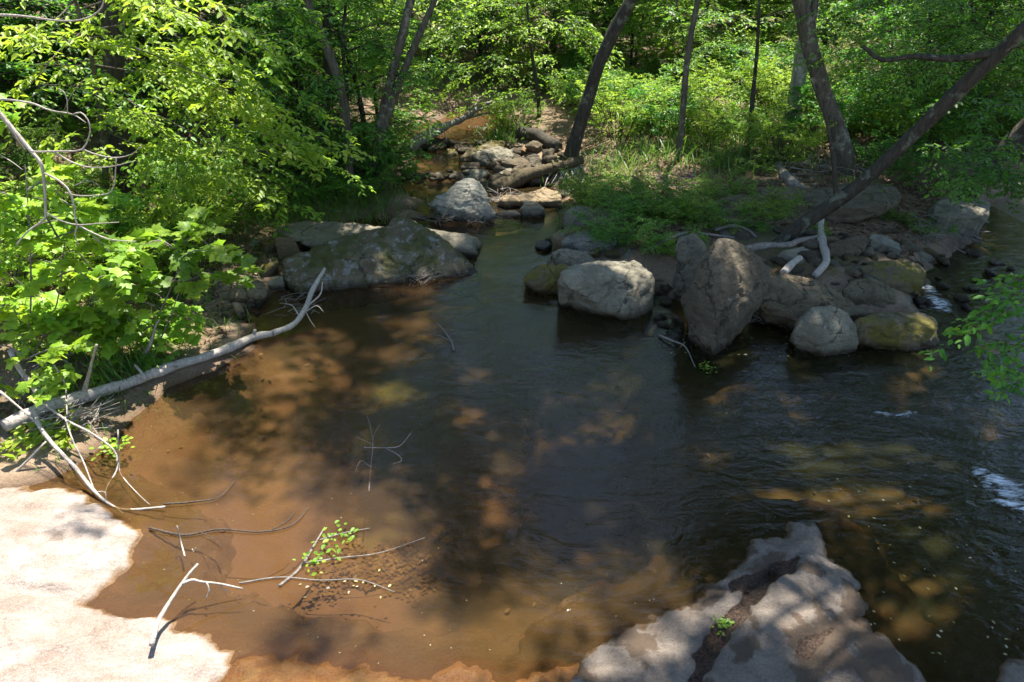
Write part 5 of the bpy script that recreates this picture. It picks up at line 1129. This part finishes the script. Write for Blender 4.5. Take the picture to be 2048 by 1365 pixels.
# sticks in the pool
wood('forked_stick', 'white forked stick propped on the ledge with an arm over the brown water', 'stick', M_DRIFT, [
 ('stick', [PZ(303, 1290, .17), PZ(318, 1240, .16), PZ(345, 1195, .19), PZ(375, 1152, .25), PZ(396, 1128, .29)], 0.0187, 0.0080),
 ('branch', [PZ(364, 1168, .23), PZ(385, 1160, .22), PZ(402, 1164, .20), PZ(440, 1168, .15), PZ(485, 1178, .08)], 0.0108, 0.0056),
 ('branch', [PZ(414, 1166, .19), PZ(418, 1182, .14), PZ(412, 1198, .08)], 0.0058, 0.0040),
 ('branch', [PZ(440, 1168, .15), PZ(446, 1178, .11), PZ(458, 1184, .08)], 0.0036, 0.0024)], root_at=PZ(303, 1290, .026))
wood('twig', 'thin white twig poking from the shallows above the forked stick', 'twig', M_DRIFT, [('twig', [gp(370, 1114, .0), Y(362, 1085, 3.98), Y(354, 1052, 4.0)], .007, .004), ('twig_fork', [gp(385, 1100, .0), Y(388, 1105, 3.9), Y(392, 1096, 3.9)], .005, .003)])
wood('twig', 'long dark trailing twig lying along the sunlit shallow bottom', 'twig', M_TWIG, [('twig', [gp(300, 1062, .02), gp(370, 1076, .02), gp(440, 1064, .025), gp(520, 1068, .02), gp(585, 1056, .02), gp(618, 1020, .01)], .010, .004), ('twig_fork', [gp(545, 1064, .02), gp(575, 1045, .015), gp(590, 1030, .015)], .005, .002), ('twig_fork', [gp(400, 1070, .03), gp(430, 1085, .03), gp(445, 1100, .03)], .004, .002)])
wood('twig', 'thin dark stroke standing in for a branch shadow across the orange sand toward the ledge branch', 'twig', M_TWIG, [('twig', [gp(330, 1016, .03), gp(390, 1012, .03), gp(440, 1000, .03), gp(470, 968, .02)], .009, .003)])  # dark tube laid where only a branch's cast shadow falls
wood('branching_twig', 'bare branching twig standing out of the dark middle of the pool', 'twig', M_DRIFT2, [
 ('twig', [gp(738, 985, .0), Y(742, 930, 4.95), Y(746, 890, 5.), Y(742, 860, 5.03), Y(734, 832, 5.05)], 0.0048, 0.0021),
 ('twig_fork', [Y(728, 895, 5.0), Y(770, 896, 4.95), Y(800, 892, 4.95), Y(822, 866, 5.)], 0.0036, 0.0021),
 ('twig_fork', [Y(746, 890, 5.), Y(730, 882, 5.), Y(714, 875, 5.02)], 0.0024, 0.0014), ('twig_fork', [Y(770, 896, 4.95), Y(796, 910, 4.85), Y(803, 922, 4.8), Y(786, 928, 4.75)], 0.0024, 0.0014),
 ('twig_fork', [Y(742, 935, 4.92), Y(722, 922, 4.9), Y(710, 945, 4.75)], 0.0024, 0.0014), ('twig_fork', [Y(740, 970, 4.75), Y(724, 972, 4.72), Y(718, 968, 4.72)], 0.0024, 0.0014), ('twig_fork', [Y(746, 880, 5.), Y(752, 860, 5.02), Y(760, 850, 5.0)], 0.0018, 0.0014)])
wood('twig', 'small bent twig floating in the upper middle of the pool', 'twig', M_DRIFT2, [('twig', [gp(908, 704, .015), gp(902, 685, .02), gp(890, 668, .03), gp(876, 655, .05)], .012, .004), ('twig_fork', [gp(902, 685, .02), gp(880, 676, .02), gp(862, 672, .01)], .005, .002)])
wood('twig', 'pale twig stuck at the pool edge before the wet flat stone', 'twig', M_DRIFT2, [('twig', [gp(1318, 675, .02), gp(1345, 690, .05), gp(1370, 700, .03), gp(1390, 735, .0)], .016, .005), ('twig_fork', [gp(1340, 712, .02), Y(1355, 700, 7.1), Y(1371, 684, 7.15)], .009, .004)])
# driftwood on the right rocks
def GY(px, py, dy): p = G(px, py); return PY(px, py, p[1] - dy)
wood('driftwood', 'white weathered driftwood trunk standing crooked between the brown rocks', 'driftwood', M_DRIFT, [('trunk', [GY(1640, 438, .25), GY(1643, 478, .2), GY(1652, 512, .15), GY(1650, 528, .15), GY(1630, 552, .1)], .062, .045)])
wood('driftwood', 'horizontal grey driftwood limb behind the huge leaning boulder', 'driftwood', M_DRIFT2, [('limb', [GY(1486, 500, .3), GY(1530, 492, .3), GY(1578, 490, .28), GY(1600, 481, .25), GY(1640, 474, .25)], .05, .035)])
wood('driftwood', 'short pale stub of driftwood on top of the rounded brown boulder', 'driftwood', M_DRIFT, [('limb', [GY(1568, 546, .3), GY(1582, 530, .25), GY(1600, 516, .2)], .05, .04)])
wood('broken_log', 'pale broken log with a dark knot on the sandy slab', 'log', M_DRIFT2, [('trunk', [GY(1555, 333, .05), GY(1575, 357, .1), GY(1598, 376, .12), GY(1626, 390, .1), GY(1650, 394, .05)], .10, .055), ('branch_stub', [GY(1584, 366, .15), GY(1580, 370, .25)], .05, .045)])
wood('dead_branch', 'crooked grey branch arching over the top of the tall standing slab', 'branch', M_DRIFT2, [('limb', [GY(1300, 500, .15), GY(1315, 490, .2), GY(1345, 475, .3), GY(1378, 466, .35), GY(1430, 471, .3), GY(1468, 476, .2)], .032, .018), ('branch', [GY(1430, 460, .2), GY(1465, 452, .15), GY(1495, 460, .1), GY(1512, 475, .05)], .03, .02)])
wood('fallen_log', 'mossy dark fallen log sloping from the tree roots down to the upstream rocks', 'log', M_ROT, [('trunk', [GY(984, 378, .2), GY(1030, 360, .35), GY(1080, 342, .4), GY(1125, 332, .35), GY(1165, 318, .3)], .15, .10), ('branch_stub', [GY(1110, 334, .5), GY(1105, 322, .6)], .04, .03)])
wood('fallen_log', 'blackened short log lying in grass by the dark leaning tree', 'log', M_BARK, [('trunk', [gp(1040, 276, .12), gp(1075, 286, .14), gp(1115, 304, .1)], .15, .12)])
fy = G(818, 302)[1]
wood('fallen_tree', 'grey dead tree fallen across the channel with its bare branches beyond', 'fallen tree', M_DRIFT2, [
 ('trunk', [gp(812, 304, .05), PY(850, 274, fy + .4), PY(880, 258, fy + .9), PY(920, 240, fy + 1.5), PY(960, 215, fy + 2.), PY(985, 203, fy + 2.3)], .15, .03),
 ('branch', [PY(905, 246, fy + 1.3), PY(950, 232, fy + 1.8), PY(985, 226, fy + 2.), PY(1020, 222, fy + 2.2)], .04, .015),
 ('branch', [PY(930, 234, fy + 1.6), PY(945, 215, fy + 1.9), PY(965, 200, fy + 2.1)], .04, .015),
 ('branch', [PY(945, 224, fy + 1.8), PY(975, 214, fy + 2.), PY(1000, 200, fy + 2.2)], .035, .012),
 ('branch', [PY(880, 258, fy + .9), PY(890, 268, fy + .7), PY(894, 285, fy + .4)], .02, .01)])

def twig_pile(label, px, py, wx, wy, n, m, ln=(.2, .5), up=.15, name='twig_pile', r=.006):
    c = G(px, py); mb = MB()
    for i in range(n):
        q = G(px + random.uniform(-wx, wx), py + random.uniform(-wy, wy)); l = random.uniform(*ln); az = random.uniform(0, 6.28); e = random.uniform(-.2, .5)
        d = np.array([math.cos(az), math.sin(az), e]) * l; a = q + (0, 0, random.uniform(0, up)); k = np.array([random.uniform(-.1, .1) * l for _ in range(3)])
        tube(mb, [a - d / 2, a + k, a + d / 2], r * random.uniform(.5, 1.5), r * .4, 7, 4)
    o = mb.build(name, m, loc=c); return tag(o, label, 'twig pile')
twig_pile('tangle of dark flood twigs under the pointed triangular boulder', 930, 442, 60, 6, 60, M_DRIFT2, (.3, .8), .2)
twig_pile('twig drift caught between the huge leaning boulder and the rounded brown one', 1510, 628, 28, 22, 45, M_DRIFT2, (.2, .5), .2)
twig_pile('hanging root and twig tangle below the square grey block', 1885, 480, 55, 25, 90, M_DRIFT2, (.3, .7), .3)
twig_pile('scatter of dead sticks on the flat under the stout forked tree', 1640, 340, 90, 14, 60, M_DRIFT2, (.4, 1.1), .12, r=.012)
twig_pile('pale twig jumble by the tan log-shaped boulder', 1010, 405, 30, 10, 40, M_DRIFT, (.2, .5), .2)
twig_pile('dry brush pile under the fallen log near the bare branch', 150, 850, 70, 22, 60, M_DRIFT, (.2, .6), .15)
twig_pile('wet twigs snagged under the tip of the fallen log', 590, 620, 40, 18, 26, M_DRIFT2, (.15, .4), .1)
twig_pile('sticks strewn on the litter behind the fine-leaved bushes', 1380, 375, 130, 20, 60, M_DRIFT2, (.3, .8), .08, r=.009)
twig_pile('twig debris snagged in the foot of the humped mossy boulder', 845, 562, 30, 8, 26, M_DRIFT2, (.15, .35), .1)
twig_pile('dark debris of bits of bark and sticks in the ledge crevice', 1490, 1215, 55, 40, 40, M_TWIG, (.05, .16), .03, r=.006)
# exposed roots of the dark leaning tree
rt = G(1135, 330); mb = MB()
for i in range(34):
    a = G(random.uniform(1105, 1160), random.uniform(332, 350)); e = a + np.array([random.uniform(-.3, .3), -random.uniform(.25, .8), -random.uniform(.1, .35)])
    tube(mb, [a + (0, 0, .08), (a + e) / 2 + (random.uniform(-.1, .1), 0, .06), e], random.uniform(.008, .03), .004, 9, 5)
tag(mb.build('root_tangle', M_DRIFT, loc=rt), 'pale exposed root tangle washed out below the dark leaning tree', 'roots')

# ------------------------------------------------------------------ leaf litter, grass, floating bits
def litter(name, n, boxes, leaf, lk, tmpl=DIAM, cond=None, zoff=.012, lw=.55, flat=.35):
    mb = MB(); Ps = []
    for (x0, x1, y0, y1), w_ in boxes:
        k = int(n * w_); x = RNG.uniform(x0, x1, k); y = RNG.uniform(y0, y1, k); d = sdf(x, y, WATER); ok = (d > .25) & (fbm2(x, y, .8, 3, 51.) > -.35); x, y = x[ok], y[ok]
        Ps.append(np.stack([x, y, terrain(x, y) + zoff], 1))
    P = np.concatenate(Ps); m = len(P); az = RNG.uniform(0, 6.28, m)
    D = np.stack([np.cos(az), np.sin(az), RNG.normal(0, .25, m)], 1); N_ = np.array([0, 0, 1.]) + RNG.normal(0, flat, (m, 3))
    put_leaves(mb, P, D, N_, leaf * RNG.uniform(.6, 1.3, m), tmpl, lw); return tag(mb.build(name, LEAF[lk]), kind='stuff')
litter('leaf_litter', 26000, [((.8, 9.5, 9.5, 16), .6), ((-9, -2.2, 8, 14), .3), ((-6.5, -2.6, 5.5, 8.5), .1)], .085, 'litter')

def grass(name, spots, m='grass'):
    mb = MB()
    for px, py, n, rad, h in spots:
        c = G(px, py); x = c[0] + RNG.normal(0, rad, n); y = c[1] + RNG.normal(0, rad, n); P = np.stack([x, y, np.maximum(terrain(x, y), W(y) - .02) - .02], 1)
        az = RNG.uniform(0, 6.28, n); el = RNG.uniform(.5, 1.45, n); D = np.stack([np.cos(az) * np.cos(el), np.sin(az) * np.cos(el), np.sin(el)], 1)
        put_leaves(mb, P, D, np.stack([-np.sin(az) * .2, np.cos(az) * .2, np.ones(n)], 1) - D * .3, h * RNG.uniform(.6, 1.2, n), (BLADE[0], [[0, 1, 2, 3], [3, 2, 4, 5], [5, 4, 6]]), .045)
    return tag(mb.build(name, LEAF[m]), kind='stuff')
grass('grass', [(580, 432, 200, .35, .25), (640, 425, 260, .4, .28), (700, 425, 260, .4, .3), (740, 415, 200, .3, .3), (770, 400, 160, .25, .3), (250, 745, 260, .16, .32), (225, 715, 200, .2, .35), (330, 690, 260, .35, .25), (400, 650, 200, .35, .2), (180, 800, 200, .25, .2),
  (230, 850, 120, .2, .1), (300, 800, 120, .2, .1), (1180, 350, 160, .4, .35), (1250, 330, 240, .6, .4), (1400, 315, 300, .8, .5), (1150, 440, 160, .12, .4), (1010, 280, 250, .3, .5), (1460, 300, 260, .7, .5), (1620, 320, 120, .7, .4), (470, 470, 300, .5, .25), (430, 520, 300, .5, .25), (880, 428, 60, .06, .35),
  (560, 430, 300, .4, .35), (1320, 300, 160, .7, .55), (1540, 300, 120, .6, .5), (350, 600, 200, .3, .3), (120, 910, 60, .1, .14), (600, 400, 300, .5, .35)])
tag(grass('ground_cover', [(1440, 1245, 90, .05, .07), (1430, 1270, 60, .03, .06)], 'spring'), kind='stuff')
def clover(px, py, n, rad, leaf, lk, lab):
    c = G(px, py); mb = MB(); x = RNG.normal(0, rad, n); y = RNG.normal(0, rad, n)
    az = RNG.uniform(0, 6.28, n); D = np.stack([np.cos(az), np.sin(az), RNG.uniform(-.1, .5, n)], 1)
    put_leaves(mb, np.stack([x, y, .03 + RNG.uniform(0, .06, n)], 1), D, np.array([0, 0, 1.]) + RNG.normal(0, .3, (n, 3)), leaf * RNG.uniform(.6, 1.2, n), OVAL, .7)
    return tag(mb.build('ground_cover', LEAF[lk]), kind='stuff')
for a in ((1440, 1262, 70, .04, .03, 'spring', 'tiny bright green plant growing in the ledge crevice'), (235, 905, 60, .07, .05, 'bright', 'bright green sprig at the sandy edge above the pale ledge'), (80, 880, 130, .16, .10, 'bright', 'bright oval-leaved sprig overhanging the shore by the log end'), (1410, 745, 30, .05, .04, 'spring', 'green sprig on a drowned snag in the pool')):
    o = clover(*a); c = G(a[0], a[1]); o.location = (float(c[0]), float(c[1]), float(c[2]))

# leafy branch drowned in the shallows
lf0 = G(655, 1110); mb = MB(); N0 = 52
root = empty('drowned_branch', (lf0[0], lf0[1], 0), 'leafy branch lying half drowned, green leaves toward its stem and soaked brown beyond', 'branch')
P0 = np.array([G(random.uniform(610, 700), random.uniform(1035, 1130)) - lf0 for _ in range(14)] + [G(random.uniform(690, 840), random.uniform(1030, 1115)) - lf0 for _ in range(38)]); P0[:, 2] = RNG.uniform(-.09, -.03, N0)
az = RNG.normal(-.1, .7, N0); sprays(None, mb, P0, np.stack([np.cos(az), np.sin(az), 0 * az], 1), RNG.uniform(.14, .30, N0), 3, 4, .058, .58, .02, .003, OVAL, .22, RNG, .0, RNG.uniform(.1, .9, N0))
V_ = np.concatenate(mb.V); V_[:, 2] = np.minimum(terrain(V_[:, 0] + lf0[0], V_[:, 1] + lf0[1]) + .018 + np.clip(V_[:, 2] + .07, -.01, .05) * .5, .0); mb.V = [V_]
mb.build('soaked_leaves', LEAF['soaked'], root)
mb = MB(); n = 60; t = RNG.uniform(0, 1, n); a0 = G(620, 1150) - lf0; a1 = G(690, 1062) - lf0; x = a0[0] + (a1[0] - a0[0]) * t + RNG.normal(.03, .07, n); y = a0[1] + (a1[1] - a0[1]) * t + RNG.normal(0, .05, n); az = RNG.uniform(0, 6.28, n)
put_leaves(mb, np.stack([x, y, RNG.uniform(.01, .10, n)], 1), np.stack([np.cos(az), np.sin(az), RNG.normal(0, .3, n)], 1), np.array([0, 0, 1.]) + RNG.normal(0, .4, (n, 3)), RNG.uniform(.03, .06, n), OVAL, .6)
mb.build('green_leaves', LEAF['spring'], root)
mb = MB()
for ps, r in (([(560, 1178), (600, 1140), (632, 1092), (650, 1058)], .014), ([(480, 1172), (560, 1160), (640, 1166), (720, 1164), (790, 1190)], .008), ([(640, 1085), (690, 1070), (740, 1062)], .006), ([(610, 1130), (680, 1120), (760, 1110), (850, 1080)], .006)):
    tube(mb, [G(*p) + (0, 0, .015) - (lf0[0], lf0[1], 0) for p in ps], r, r * .4, 24, 6, .1, .2)
mb.build('stem', M_DRIFT2, root)

def bits(name, n, region, size, lk, z=.006, tmpl=OVAL, lw=.6, label=None, dens=None):
    xs_ = [p[0] for p in region]; ys_ = [p[1] for p in region]; mb = MB(); P = []
    while len(P) < n:
        p = PW(random.uniform(min(xs_), max(xs_)), random.uniform(min(ys_), max(ys_)), z)
        if sdf(np.array([p[0]]), np.array([p[1]]), WATER)[0] < -.05: P.append(p)
    P = np.array(P); az = RNG.uniform(0, 6.28, n); put_leaves(mb, P, np.stack([np.cos(az), np.sin(az), 0 * az], 1), np.array([0, 0, 1.]) + RNG.normal(0, .08, (n, 3)), RNG.uniform(*size, n), tmpl, lw)
    return tag(mb.build(name, LEAF[lk]), kind='stuff')
bits('floating_petals', 170, [(230, 640), (1500, 1340)], (.007, .015), 'float')
bits('floating_leaves', 60, [(1650, 920), (2040, 1330)], (.014, .034), 'float')
bits('floating_debris', 16, [(560, 1140), (800, 1200)], (.02, .04), 'float', .012)
bits('floating_twigs_and_leaves', 40, [(1320, 640), (1700, 720)], (.02, .045), 'float')

mb = MB(); n = 900; x = RNG.uniform(-3.5, 5.5, n); y = RNG.uniform(3, 11, n); d = sdf(x, y, WATER); ok = (d < -.15) & (fbm2(x, y, 1.1, 3, 61.) > .05); x, y = x[ok], y[ok]; n = len(x); az = RNG.uniform(0, 6.28, n)
put_leaves(mb, np.stack([x, y, terrain(x, y) + .02], 1), np.stack([np.cos(az), np.sin(az), 0 * az], 1), np.array([0, 0, 1.]) + RNG.normal(0, .2, (n, 3)), RNG.uniform(.03, .07, n), OVAL, .6)
tag(mb.build('sunken_leaves', LEAF['soaked']), kind='stuff')
# ------------------------------------------------------------------ white water
def foam(label, pts, wid, z=.012):
    C = np.array([PW(*p) for p in pts]); mb = MB(); n = 60; C = cr(C, n); T = np.gradient(C, axis=0); S = unit(np.cross(T, (0, 0, 1.))); m = 13
    v = np.linspace(-1, 1, m); wv = np.interp(np.linspace(0, 1, n), np.linspace(0, 1, len(wid)), wid)
    V = C[:, None] + S[:, None] * (v[None, :, None] * wv[:, None, None]); V[:, :, 2] += z + .02 * (1 - v[None] ** 2) + .012 * fbm(V.reshape(-1, 3) * 9, 3).reshape(n, m)
    e = np.sin(np.linspace(0, PI, n)) ** .5; A = (1 - v[None] ** 2) * e[:, None]
    k = np.arange(n - 1)[:, None] * m; j = np.arange(m - 1)[None]; F = np.stack([k + j, k + j + 1, k + m + j + 1, k + m + j], -1).reshape(-1, 4)
    mb.add(V.reshape(-1, 3), F, A.ravel()); return tag(mb.build('foam', M_FOAM), kind='stuff')
foam('', [(1925, 932), (1970, 955), (2020, 985), (2120, 1040)], [.04, .14, .26, .4])
foam('', [(1960, 1010), (2020, 1012), (2120, 1050)], [.03, .08, .2])
foam('', [(1740, 828), (1790, 832), (1840, 826)], [.03, .06, .04])
foam('', [(1840, 590), (1870, 605), (1900, 640)], [.08, .25, .1])
foam('', [(1830, 545), (1850, 575), (1880, 600)], [.05, .15, .1])
foam('', [(860, 291), (890, 293), (930, 291), (960, 287)], [.05, .10, .08, .04])
foam('', [(835, 356), (860, 356), (880, 352)], [.04, .08, .05])
foam('', [(930, 252), (965, 258), (990, 262)], [.1, .25, .1])

# the prototypes themselves are not part of the place
for lst in PR.values():
    for o in lst:
        for ch in KIDS.get(o.name, []): bpy.data.objects.remove(ch)
        bpy.data.objects.remove(o)
